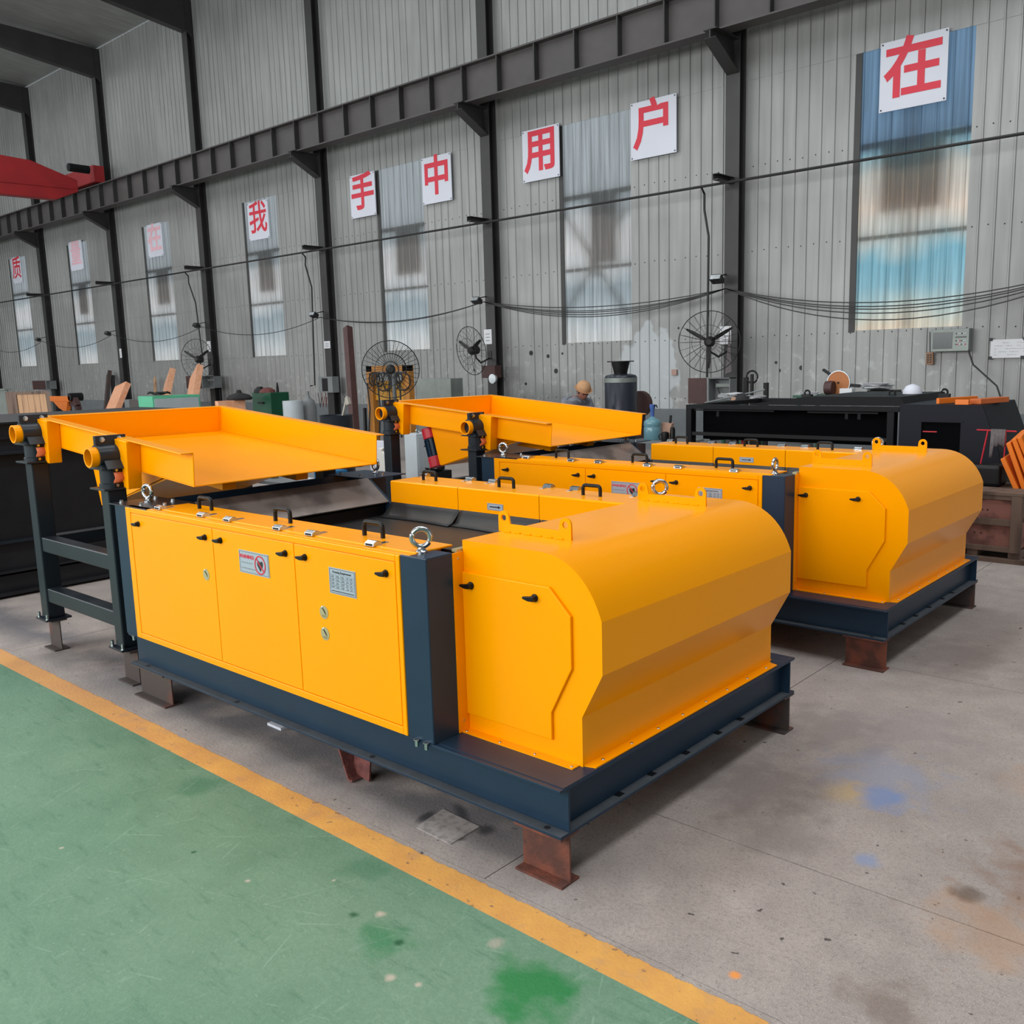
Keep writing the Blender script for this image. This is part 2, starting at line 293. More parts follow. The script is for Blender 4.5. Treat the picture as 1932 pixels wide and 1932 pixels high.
# ------------------------------------------------------------------ mesh helpers
class MB:
    def __init__(s): s.v = []; s.f = []; s.mi = None
    def add(s, vs, fs):
        n = len(s.v); s.v += [Vector(p) for p in vs]; s.f += [tuple(n + i for i in f) for f in fs]; return s
    def box(s, x0, x1, y0, y1, z0, z1):
        if x1 < x0: x0, x1 = x1, x0
        if y1 < y0: y0, y1 = y1, y0
        if z1 < z0: z0, z1 = z1, z0
        return s.add([(x0, y0, z0), (x1, y0, z0), (x1, y1, z0), (x0, y1, z0), (x0, y0, z1), (x1, y0, z1), (x1, y1, z1), (x0, y1, z1)],
                     [(3, 2, 1, 0), (4, 5, 6, 7), (0, 1, 5, 4), (1, 2, 6, 5), (2, 3, 7, 6), (3, 0, 4, 7)])
    def prism(s, poly, axis, a, b):
        """poly in the two other axes (in xyz order), extruded along axis from a to b"""
        def mk(p, t):
            return {'x': (t, p[0], p[1]), 'y': (p[0], t, p[1]), 'z': (p[0], p[1], t)}[axis]
        n = len(poly)
        A = [mk(p, a) for p in poly]; B = [mk(p, b) for p in poly]
        ar = sum(poly[i][0] * poly[(i + 1) % n][1] - poly[(i + 1) % n][0] * poly[i][1] for i in range(n))
        fs = [tuple(range(n)), tuple(range(2 * n - 1, n - 1, -1))] + [(i, n + i, n + (i + 1) % n, (i + 1) % n) for i in range(n)]
        flip = (ar > 0) == (b > a)
        if axis == 'y': flip = not flip
        if flip: fs = [f[::-1] for f in fs]
        return s.add(A + B, fs)
    def ring(s, c, t, r, n, up=None):
        t = t.normalized(); a = up if up is not None else (Vector((0, 0, 1)) if abs(t.z) < .9 else Vector((1, 0, 0)))
        u = t.cross(a).normalized(); v = u.cross(t)
        return [c + (u * math.cos(2 * PI * i / n) + v * math.sin(2 * PI * i / n)) * r for i in range(n)]
    def tube(s, pts, r, n=8, closed=False, caps=True):
        pts = [Vector(p) for p in pts]; N = len(pts); rs = r if isinstance(r, (list, tuple)) else [r] * N
        vs = []
        for i, p in enumerate(pts):
            if closed: t = pts[(i + 1) % N] - pts[i - 1]
            else: t = pts[min(i + 1, N - 1)] - pts[max(i - 1, 0)]
            vs += s.ring(p, t, rs[i], n)
        fs = []
        for i in range(N if closed else N - 1):
            j = (i + 1) % N
            for k in range(n): fs.append((i * n + k, i * n + (k + 1) % n, j * n + (k + 1) % n, j * n + k))
        if caps and not closed: fs += [tuple(range(n))[::-1], tuple((N - 1) * n + k for k in range(n))]
        return s.add(vs, fs)
    def cyl(s, p0, p1, r, n=16, r1=None): return s.tube([p0, p1], [r, r if r1 is None else r1], n)
    def pipe(s, p0, p1, ro, ri, n=24):
        p0, p1 = Vector(p0), Vector(p1); t = p1 - p0
        R = [s.ring(p0, t, ro, n), s.ring(p1, t, ro, n), s.ring(p1, t, ri, n), s.ring(p0, t, ri, n)]
        vs = sum(R, []); fs = []
        for a in range(4):
            b_ = (a + 1) % 4
            for k in range(n): fs.append((a * n + k, a * n + (k + 1) % n, b_ * n + (k + 1) % n, b_ * n + k))
        return s.add(vs, fs)
    def lathe(s, prof, c, n=24, axis='z'):
        vs = []; c = Vector(c)
        for r, h in prof:
            for k in range(n):
                a = 2 * PI * k / n; x, y = r * math.cos(a), r * math.sin(a)
                vs.append(c + Vector({'z': (x, y, h), 'y': (x, h, -y), 'x': (h, x, y)}[axis]))
        fs = [(i * n + k, i * n + (k + 1) % n, (i + 1) * n + (k + 1) % n, (i + 1) * n + k) for i in range(len(prof) - 1) for k in range(n)]
        fs += [tuple(range(n))[::-1], tuple((len(prof) - 1) * n + k for k in range(n))]
        return s.add(vs, fs)
    def torus(s, c, R, r, normal=(0, 0, 1), n=28, m_=10):
        c = Vector(c); nn = Vector(normal).normalized(); a = Vector((0, 0, 1)) if abs(nn.z) < .9 else Vector((1, 0, 0))
        u = nn.cross(a).normalized(); v = nn.cross(u)
        return s.tube([c + (u * math.cos(2 * PI * i / n) + v * math.sin(2 * PI * i / n)) * R for i in range(n)], r, m_, closed=True)
    def bar(s, p0, p1, w_, h_, side=None):
        """rectangular bar from p0 to p1"""
        p0, p1 = Vector(p0), Vector(p1); t = (p1 - p0).normalized()
        a = Vector(side) if side is not None else (Vector((0, 0, 1)) if abs(t.z) < .95 else Vector((0, 1, 0)))
        u = t.cross(a).normalized() * w_ / 2; v = u.cross(t).normalized() * h_ / 2
        vs = [p + q for p in (p0, p1) for q in (-u - v, u - v, u + v, -u + v)]
        return s.add(vs, [(0, 1, 2, 3)[::-1], (4, 5, 6, 7), (0, 1, 5, 4), (1, 2, 6, 5), (2, 3, 7, 6), (3, 0, 4, 7)])
    def xf(s, M_):
        s.v = [M_ @ p for p in s.v]; return s
    def build(s, name, m_, parent=None, bevel=0, smooth=False, label=None, seg=2, sharp=38):
        off = Vector((0, 0, 0)); q = parent
        while q is not None: off += q.location; q = q.parent
        me = bpy.data.meshes.new(name); me.from_pydata([p - off for p in s.v], [], s.f); me.update()
        bm = bmesh.new(); bm.from_mesh(me); bmesh.ops.recalc_face_normals(bm, faces=bm.faces); bm.to_mesh(me); bm.free()
        me.materials.append(m_)
        if smooth:
            me.polygons.foreach_set('use_smooth', [True] * len(me.polygons))
            me.set_sharp_from_angle(angle=math.radians(sharp))
        o = bpy.data.objects.new(name, me); C.objects.link(o)
        if parent is not None: o.parent = parent
        if bevel:
            b = o.modifiers.new('bevel', 'BEVEL'); b.width = bevel; b.segments = seg; b.limit_method = 'ANGLE'; b.angle_limit = math.radians(35)
            b.harden_normals = False
        if label: o['label'] = label
        return o
def tag(o, label, cat, group=None):
    o['label'] = label; o['category'] = cat
    if group: o['group'] = group
    return o
def thing(name, label, cat, loc, group=None):
    o = bpy.data.objects.new(name, None); C.objects.link(o); o.location = loc; o.empty_display_size = .1
    return tag(o, label, cat, group)
def struct(o): o['kind'] = 'structure'; return o
def copy_tree(o, parent=None):
    c = o.copy(); C.objects.link(c); c.parent = parent
    for ch in list(o.children): copy_tree(ch, c)
    return c
def text_mesh(name, s_, size, m_, parent, M_, offset=0., depth=.0015, align='CENTER'):
    cu = bpy.data.curves.new(name, 'FONT'); cu.body = s_; cu.size = size; cu.offset = offset; cu.extrude = depth
    cu.align_x = align; cu.align_y = 'CENTER'; cu.resolution_u = 3
    t = bpy.data.objects.new(name, cu); C.objects.link(t); bpy.context.view_layer.update()
    dg = bpy.context.evaluated_depsgraph_get(); me = bpy.data.meshes.new_from_object(t.evaluated_get(dg))
    bpy.data.objects.remove(t)
    me.materials.clear(); me.materials.append(m_)
    o = bpy.data.objects.new(name, me); C.objects.link(o)
    off = Vector((0, 0, 0)); q = parent
    while q is not None: off += q.location; q = q.parent
    me.transform(Matrix.Translation(-off) @ M_); o.parent = parent
    return o
def facing(x, y, z): # local XY text plane -> faces -Y
    return Matrix.Translation((x, y, z)) @ Matrix.Rotation(PI / 2, 4, 'X')
def holed_plate(name, outlines, th, m_, parent, M_):
    cu = bpy.data.curves.new(name, 'CURVE'); cu.dimensions = '2D'; cu.fill_mode = 'BOTH'; cu.extrude = th / 2
    for pts in outlines:
        sp = cu.splines.new('POLY'); sp.points.add(len(pts) - 1); sp.use_cyclic_u = True
        for p, q in zip(sp.points, pts): p.co = (q[0], q[1], 0, 1)
    t = bpy.data.objects.new(name, cu); C.objects.link(t); bpy.context.view_layer.update()
    dg = bpy.context.evaluated_depsgraph_get(); me = bpy.data.meshes.new_from_object(t.evaluated_get(dg)); bpy.data.objects.remove(t)
    me.materials.clear(); me.materials.append(m_); o = bpy.data.objects.new(name, me); C.objects.link(o)
    off = Vector((0, 0, 0)); q = parent
    while q is not None: off += q.location; q = q.parent
    me.transform(Matrix.Translation(-off) @ M_); o.parent = parent; return o
def ibeam_x(mb, x0, x1, y0, y1, z0, z1, tf=.010, tw=.008):
    yc = (y0 + y1) / 2
    mb.box(x0, x1, y0, y1, z0, z0 + tf); mb.box(x0, x1, y0, y1, z1 - tf, z1); mb.box(x0, x1, yc - tw / 2, yc + tw / 2, z0 + tf, z1 - tf); return mb
def ibeam_y(mb, y0, y1, x0, x1, z0, z1, tf=.010, tw=.008):
    xc = (x0 + x1) / 2
    mb.box(x0, x1, y0, y1, z0, z0 + tf); mb.box(x0, x1, y0, y1, z1 - tf, z1); mb.box(xc - tw / 2, xc + tw / 2, y0, y1, z0 + tf, z1 - tf); return mb
def box3(u0, u1, u2, vtop, Y, z0=0., vbot=None):
    """box whose -Y face spans u0..u1 and +X face u1..u2 (all on plane Y for the near vertical edge)"""
    a, b = at(u0, vtop, Y=Y), at(u1, vtop, Y=Y); c = at(u2, vtop, X=b.x)
    if vbot is not None: z0 = at(u1, vbot, Y=Y).z
    return a.x, b.x, Y, c.y, z0, b.z

# ================================================================== SETTING
YW = 12.4
COLX = [-6.18 - 5.62 * k for k in range(-2, 8)]           # column lines
WIN = [(-4.19, -2.53), (-10.03, -8.38), (-15.5, -13.95), (-21.15, -19.58), (-26.84, -25.22), (-32.37, -30.82), (-37.7, -36.13)]
# floor: dark base sheet seen only in the joints, slabs with open joints on top
fl = MB().box(-46, 9, -9, 12.6, -.14, -.012).build('floor', JOINT); struct(fl)
xs = [-46, -42.24, -36.24, -30.24, -24.24, -18.24, -12.24, -8.24, -4.24, -.24, 2.2, 5.2, 9]; ys = [-.108, .602, 2.72, 4.85, 7.0, 9.2, 11.2, 12.6]
MB().box(-46, 9, -9, -.105, -.012, 0).build('painted_walkway', FLOORM, fl)
for i in range(len(xs) - 1):
    for j in range(len(ys) - 1):
        g = .0022
        q = MB().box(xs[i] + g, xs[i + 1] - g, ys[j] + g, ys[j + 1] - g, -.012, 0).build('floor_slab', FLOORM, fl)
# back wall
wb = MB().box(-46, 9, 12.36, 12.62, 0, .76).build('wall_back', PLINTH); struct(wb)
PITCH = .2162
def sheet(x0, x1, z0, z1, y, m_, parent, name='siding_sheet'):
    pts = [(x0, y)]; k = math.ceil((x0 + .03) / PITCH)
    while k * PITCH < x1 - .03:
        r = k * PITCH; pts += [(r - .018, y), (r - .010, y - .016), (r + .010, y - .016), (r + .018, y)]; k += 1
    pts.append((x1, y)); poly = pts + [(p[0], p[1] + .004) for p in reversed(pts)]
    return MB().prism(poly, 'z', z0, z1).build(name, m_, parent)
def fill(x0, x1, z0, z1, yo=0):
    n = max(1, round((x1 - x0) / 1.081))
    for i in range(n):
        a = x0 + (x1 - x0) * i / n; b = x0 + (x1 - x0) * (i + 1) / n
        sheet(a - (.02 if i else 0), b, z0, z1, YW - .0015 * (i % 2) - yo, SIDING, wb)
edges = sorted([-43.5] + [c for p in WIN for c in p] + [9])
prev = -43.5
for (a, b) in sorted(WIN):
    fill(prev, a, .74, 6.17); fill(a, b, .74, 2.03); prev = b
fill(prev, 9, .74, 6.17)
x = -43.5
for cx in sorted(COLX):
    if cx > x: fill(x, min(cx, 9), 6.13, 11.75, .006); x = cx
fill(x, 9, 6.13, 11.75, .006)
scr = MB(); k = -200
while k * PITCH < 4:
    xx = (k + .62) * PITCH; k += 1
    if xx < -43: continue
    for zz in (.95, 2.0, 3.42, 4.78):
        if zz > 2.1 and any(a - .02 < xx < b + .02 for a, b in WIN): continue
        scr.lathe([(.011, -.002), (.009, -.007)], (xx, YW - .001, zz + .01 * math.sin(k * 1.7)), 6, 'y')
o = scr.build('siding_screws', BLACKT, wb); o['kind'] = 'stuff'
# windows: fibreglass sheets with steel girts behind
for n, (a, b) in enumerate(WIN):
    r = sheet(a, b, 2.03, 6.17, YW + .012, WINM[0 if n < 1 else 1], None, 'window_%d' % (n + 1)); struct(r)
    MB().box(a - .3, b + .3, YW + .03, YW + .10, 4.72, 4.82).box(a - .3, b + .3, YW + .03, YW + .10, 3.38, 3.45).build('girt', COLM, r)
    MB().box(a - .04, a + .06, YW - .002, YW + .05, 2.0, 6.17).build('edge_trim', COLM, r)
    if n == 0: MB().box((a + b) / 2 - .04, (a + b) / 2 + .04, YW + .10, YW + .16, 2.03, 6.17).build('mullion', GREYD, r)
for n, (a, b, z0) in enumerate([(-3.83, -2.87, 3.76), (-9.35, -8.70, 3.5), (-15.0, -14.1, 3.71), (-20.65, -19.9, 3.72), (-26.3, -25.5, 3.72), (-31.9, -31.2, 3.72)]):
    t = thing('air_vent_hood', 'brown louvred vent hood behind the fibreglass window under the %s sign' % ['partly cut off right', 'use and household', 'hand and middle', 'self', 'faded at', 'faded measure'][n], 'vent', ((a + b) / 2, YW + .3, z0), 'vent hoods outside the windows')
    MB().box(a, b, YW + .10, YW + .34, z0, 4.72).box(a, b, YW + .06, YW + .10, 4.66, 4.72).build('hood', BROWNB, t)
    for k in range(9):
        xx = a + (b - a) * (k + .5) / 9
        MB().box(xx - .012, xx + .012, YW + .05, YW + .10, z0, 4.7).build('louvre', BROWNB, t)
# X bracing behind the window between use and household
t = thing('cross_bracing', 'grey steel angle cross bracing showing through window between use and household signs', 'bracing', (-9.2, YW + .2, 2.5))
for (p, q) in [((1062, 392), (1200, 612)), ((1192, 390), (1066, 600))]:
    A, B = at(*p, Y=YW + .13), at(*q, Y=YW + .13)
    MB().bar(A, B, .10, .06, (0, 1, 0)).build('brace', GREYD, t)
c0 = at(1127, 495, Y=YW + .15); MB().box(c0.x - .14, c0.x + .14, YW + .10, YW + .12, c0.z - .28, c0.z + .28).build('gusset_plate', GREYD, t)
# other walls and the roof (close the hall; barely in view)
wl = MB().box(-46.1, -46, -9, 12.6, 0, 12).build('wall_left', SIDING); struct(wl)
wr = MB().box(9, 9.1, -9, 12.6, 0, 12).build('wall_right', PLINTH); struct(wr)
wf = MB().box(-46, 9, -9.1, -9, 7.6, 13).box(-2, 9, -9.1, -9, 1.2, 7.6).box(-46, 9, -9.1, -9, 0, 1.2).build('wall_front', SIDING); struct(wf)
cl = MB().prism([(-9.1, 13.6), (-9.1, 13.7), (12.6, 11.85), (12.6, 11.75)], 'x', -46, 9.1).build('ceiling', SIDING); struct(cl)

# columns, brackets
colnames = ['far right edge of hall', 'right of the last window', 'right of the household sign', 'left of the use sign', 'left of the hand sign', 'left of the self sign', 'left of the faded at sign', 'left of the faded measure sign', 'left of the quality sign', 'far left end of the wall']
for i, cx in enumerate(COLX):
    t = thing('steel_column', 'dark steel wall column ' + colnames[i], 'column', (cx, 12.2, 0), 'steel columns along the back wall')
    MB().box(cx - .13, cx + .13, 12.16, 12.175, 0, 11.7).box(cx - .13, cx + .13, 12.335, 12.35, 0, 11.7).box(cx - .006, cx + .006, 12.175, 12.335, 0, 11.7).build('shaft', COLM, t)
    MB().prism([(12.16, 6.73), (11.42, 6.73), (11.42, 6.60), (12.16, 6.22)], 'x', cx - .01, cx + .01).box(cx - .12, cx + .12, 11.42, 12.16, 6.72, 6.735).build('corbel', COLM, t)
    MB().bar((cx, 11.42, 6.60), (cx, 12.16, 6.22), .22, .014).build('corbel_flange', COLM, t)
    MB().box(cx - .05, cx + .05, 11.62, 12.16, 4.50, 4.515).box(cx - .05, cx - .04, 11.62, 12.16, 4.515, 4.60).box(cx - .05, cx + .05, 11.62, 12.16, 4.59, 4.60).build('pipe_bracket', COLM, t)
    MB().prism([(12.16, 10.85), (5.0, 11.75), (5.0, 11.9), (12.35, 11.7), (12.35, 10.7)], 'x', cx - .12, cx + .12).build('rafter', COLM, t)
# crane runway girder with stiffeners
t = thing('crane_runway_girder', 'long dark grey crane runway girder with upright stiffeners along the wall', 'girder', (-20, 11.7, 6.76))
MB().box(-46, 9, 11.55, 11.85, 6.735, 6.76).box(-46, 9, 11.55, 11.85, 7.42, 7.445).box(-46, 9, 11.69, 11.71, 6.76, 7.42).box(-46, 9, 11.67, 11.73, 7.445, 7.50).build('girder_beam', RAILM, t)
x = COLX[0]
k = 0
while x > -46:
    MB().box(x - .012, x + .012, 11.56, 11.69, 6.76, 7.42).build('stiffener', COLM, t); k += 1; x = COLX[0] - k * 5.62 / 6
# red travelling crane end, upper left
XC = at(190, 350, Y=11.7).x
t = thing('overhead_crane', 'red overhead travelling crane girder at upper left resting on the runway', 'crane', (XC, 10, 7.5))
def cp(u, v): p = at(u, v, X=XC); return (p.y, p.z)
ptop = [cp(-160, 262), cp(58, 302), cp(146, 340), cp(148, 362), cp(108, 376), cp(-160, 350)]
MB().prism(ptop, 'x', XC - .35, XC).build('main_girder', REDP, t, bevel=.02)
MB().prism([cp(-160, 326), cp(140, 357), cp(140, 353), cp(-160, 322)], 'x', XC, XC + .02).build('web_stiffener', REDP, t)
e0 = at(150, 350, X=XC)
MB().box(XC - 2.2, XC + .02, 11.5, 11.85, 7.52, 8.02).build('end_carriage', REDP, t, bevel=.02)
MB().cyl((XC + .16, 10.7, 7.82), (XC + .16, 11.3, 7.82), .12, 16).build('drive_motor', BLACKP, t, smooth=True)
for dx in (-1.9, -.3): MB().cyl((XC + dx, 11.66, 7.60), (XC + dx, 11.74, 7.60), .10, 20).build('wheel', BLACKP, t)
# air pipe along the wall and its drops
tag(MB().tube([(9, 11.78, 4.46), (-46, 11.78, 4.46)], .022, 8).build('air_pipe', WIRE, smooth=True), 'long thin dark air pipe running along the whole back wall', 'pipe')
for nm, us in [('beside the column right of the household sign', [(1329, 362), (1329, 396), (1337, 446), (1334, 712)]), ('left of the column by the hand sign', [(576, 478), (576, 500), (588, 542), (594, 727), (586, 728)]), ('left of the column by the self sign', [(355, 520), (356, 534), (369, 572), (382, 672)])]:
    pts = [at(u, v, Y=11.9) for u, v in us]; pts[0] = Vector((pts[0].x, 11.8, 4.46)); pts.insert(1, Vector((pts[0].x, 11.9, 4.36)))
    tag(MB().tube(pts, .02, 8).build('drop_pipe', WIRE, smooth=True), 'thin dark vertical drop pipe ' + nm, 'pipe', 'air drop pipes')
# cables strung from column to column
def catenary(p, q, sag, n=18):
    p, q = Vector(p), Vector(q); return [p.lerp(q, i / n) - Vector((0, 0, sag * 4 * (i / n) * (1 - i / n))) for i in range(n + 1)]
hook = {2: 2.80, 3: 2.93, 4: 2.9, 5: 2.92, 6: 2.92, 7: 2.9, 8: 2.9, 1: 2.75, 9: 2.9}
for i in range(1, 9):
    a, b = COLX[i], COLX[i + 1]; strands = {1: [.36, .42, .46, .52, .62], 2: [.2, .27, .30, .34, .38], 3: [.24, .26]}.get(i, [.32])
    for si, s_ in enumerate(sorted(strands)):
        tag(MB().tube(catenary((a, 11.98, hook[i]), (b, 11.98, hook[i + 1]), s_), .009, 5).build('hanging_cable', WIRE, smooth=True), 'slack black cable strung between columns %s' % (['', 'below the right window', 'between use and household signs', 'below the hand and middle signs', 'below the self sign', 'below the faded at sign', 'below the faded measure sign', 'below the quality sign', 'at the far left'][i]) + (', ' + ['topmost strand', 'second strand', 'third strand', 'fourth strand', 'lowest strand'][si] if len(strands) > 1 else ''), 'cable', 'cables in the bay %d' % i)
# small flood lamps and notices on the columns
lampn = ['', '', 'right of the household sign', 'left of the use sign', 'left of the hand sign', 'left of the self sign', 'left of the faded at sign', 'left of the faded measure sign', 'at the far left']
for i in range(2, 9):
    cx = COLX[i]; t = thing('flood_lamp', 'small wall flood lamp on the column ' + lampn[i], 'lamp', (cx - .12, 11.9, 3.0), 'flood lamps on the columns')
    MB().prism([(-.11, 0), (.11, 0), (.08, .10), (-.08, .10)], 'y', 0, .14).xf(Matrix.Translation((cx - .1, 11.8, 2.95)) @ Matrix.Rotation(-.5, 4, 'X')).build('lamp_housing', WIRE, t)
    MB().box(-.09, .09, -.01, .0, .005, .08).xf(Matrix.Translation((cx - .1, 11.8, 2.95)) @ Matrix.Rotation(-.5, 4, 'X')).build('lamp_glass', CHROME, t)
    MB().bar((cx - .1, 11.9, 3.0), (cx - .1, 12.16, 3.05), .02, .02).build('lamp_arm', WIRE, t)
for nm, (u0, v0, u1, v1) in [('behind the fan, right of the household sign', (1358, 616, 1379, 649)), ('left of the use sign', (913, 622, 928, 649)), ('left of the hand sign', (611, 644, 623, 657)), ('left of the self sign', (390, 644, 398, 663)), ('left of the faded at sign', (225, 658, 230, 675))]:
    a, b = at(u0, v0, Y=12.15), at(u1, v1, Y=12.15)
    t = tag(MB().box(a.x, b.x, 12.148, 12.16, b.z, a.z).build('paper_notice', PAPER), 'white paper notice on the column ' + nm, 'notice', 'notices on the columns')
    for k in range(3): MB().box(a.x + .05, b.x - .05, 12.144, 12.148, b.z + (a.z - b.z) * (.25 + .22 * k) - .006, b.z + (a.z - b.z) * (.25 + .22 * k) + .006).build('print_line', GREYD, t)

# sign boards
MEAN = dict(zip('在户用中手我量质', ('at', 'household', 'use', 'middle', 'hand', 'self', 'measure', 'quality')))
signs = [('在', -3.83, -2.87, 5.20, 0, 'over the right window'), ('户', -8.32, -7.36, 5.22, 0, 'right of the middle window'), ('用', -10.93, -9.99, 5.20, 0, 'left of the middle window'),
         ('中', -13.89, -12.97, 5.15, 0, 'right of the fibreglass window'), ('手', -16.41, -15.50, 5.15, 0, 'left of the fibreglass window'), ('我', -20.82, -19.86, 5.09, 0, 'over the fibreglass window'),
         ('在', -26.44, -25.51, 5.16, 1, 'with faded pink character'), ('量', -32.05, -31.05, 5.22, 1, 'with barely readable pink character'), ('质', -37.25, -36.4, 5.17, 0, 'farthest left on the wall')]
for ch, a, b, z, fade, d in signs:
    h = .97; y = YW - .075
    t = tag(MB().box(a, b, y, y + .02, z, z + h).build('character_sign', WHITE), 'white sign with red character for %s, %s' % (MEAN[ch], d), 'sign', 'slogan boards on the wall')
    text_mesh('character', ch, .86, PALET if fade else REDT, t, facing((a + b) / 2, y - .003, z + h / 2 + .03), offset=.010 if ch in '量质我' else .02)
    for (sx, sz) in [(a + .03, z + .03), (b - .03, z + .03), (a + .03, z + h - .03), (b - .03, z + h - .03)]:
        MB().cyl((sx, y, sz), (sx, y - .008, sz), .012, 8).build('screw', BLACKT, t)

# ================================================================== SEPARATOR MACHINES
def wing_handle(parent, x, y, z, s=.74):
    """black quarter-turn wing latch on a face looking to -Y, lever pointing left"""
    o = MB().lathe([(.019, 0), (.019, .006), (.014, .014), (.014, .024), (.008, .027)], (0, 0, 0), 16, 'y')
    o.v = [Vector((p.x, -p.y, p.z)) for p in o.v]
    prof = [(.014, .012), (.016, 0), (.010, -.012), (-.02, -.014), (-.052, -.007), (-.055, .003), (-.02, .008)]
    o.prism([(a, b) for a, b in prof], 'y', -.014, -.030)
    o.xf(Matrix.Translation((x, y, z)) @ Matrix.Scale(s, 4))
    return o.build('latch_handle', BLKPL, parent, bevel=.002)
def grip(parent, x, y, z, L=.11, H=.055):
    r = .009; pts = [(x - L / 2, y, z)]
    for a in range(0, 91, 18): pts.append((x - L / 2 + .016 - .016 * math.cos(math.radians(a)), y, z + H - .016 + .016 * math.sin(math.radians(a))))
    for a in range(90, -1, -18): pts.append((x + L / 2 - .016 + .016 * math.cos(math.radians(a)), y, z + H - .016 + .016 * math.sin(math.radians(a))))
    pts.append((x + L / 2, y, z))
    return MB().tube(pts, r, 10).build('grip_handle', BLKPL, parent, smooth=True)
def draw_latch(parent, x, y, z, d):
    """chrome toggle latch; d=+1 pulls towards +Y"""
    m_ = MB().prism([(-.022, 0), (.022, 0), (.014, .016), (-.004, .020), (-.020, .012)], 'x', -.026, .026)
    m_.box(-.012, .012, .02, .065, 0, .004)
    m_.xf(Matrix.Translation((x, y, z)) @ Matrix.Rotation(0 if d > 0 else PI, 4, 'Z'))
    o = m_.build('draw_latch', CHROME, parent, bevel=.0015)
    s = MB().box(-.018, .018, -.0225, -.016, .003, .010).xf(Matrix.Translation((x, y, z)) @ Matrix.Rotation(0 if d > 0 else PI, 4, 'Z')).build('latch_slot', BLKPL, o)
    return o
def eye_bolt(parent, x, y, z, ang=0., R=.032, r=.0095):
    n = (math.sin(ang), -math.cos(ang), 0)
    o = MB().torus((0, 0, .016 + R + r * .6), R, r, n, 32, 12).lathe([(.021, 0), (.021, .006), (.015, .012), (.012, .020)], (0, 0, 0), 18).build('eye_bolt', CHROME, None, smooth=True)
    o.parent = parent; o.location = Vector((x, y, z)) - parent.location; return o
def hexbolt(parent, p, ax, r=.010, h=.009, name='bolt'):
    p = Vector(p); a = Vector(ax); return MB().cyl(p, p + a * h, r, 6).cyl(p, p + a * .0025, r * 1.35, 14).build(name, CHROME, parent)
def screw(parent, p, ax, r=.0062):
    p = Vector(p); a = Vector(ax)
    return MB().tube([p, p + a * .002, p + a * .004], [r, r * .9, r * .35], 10).build('screw', CHROME, parent, smooth=True)

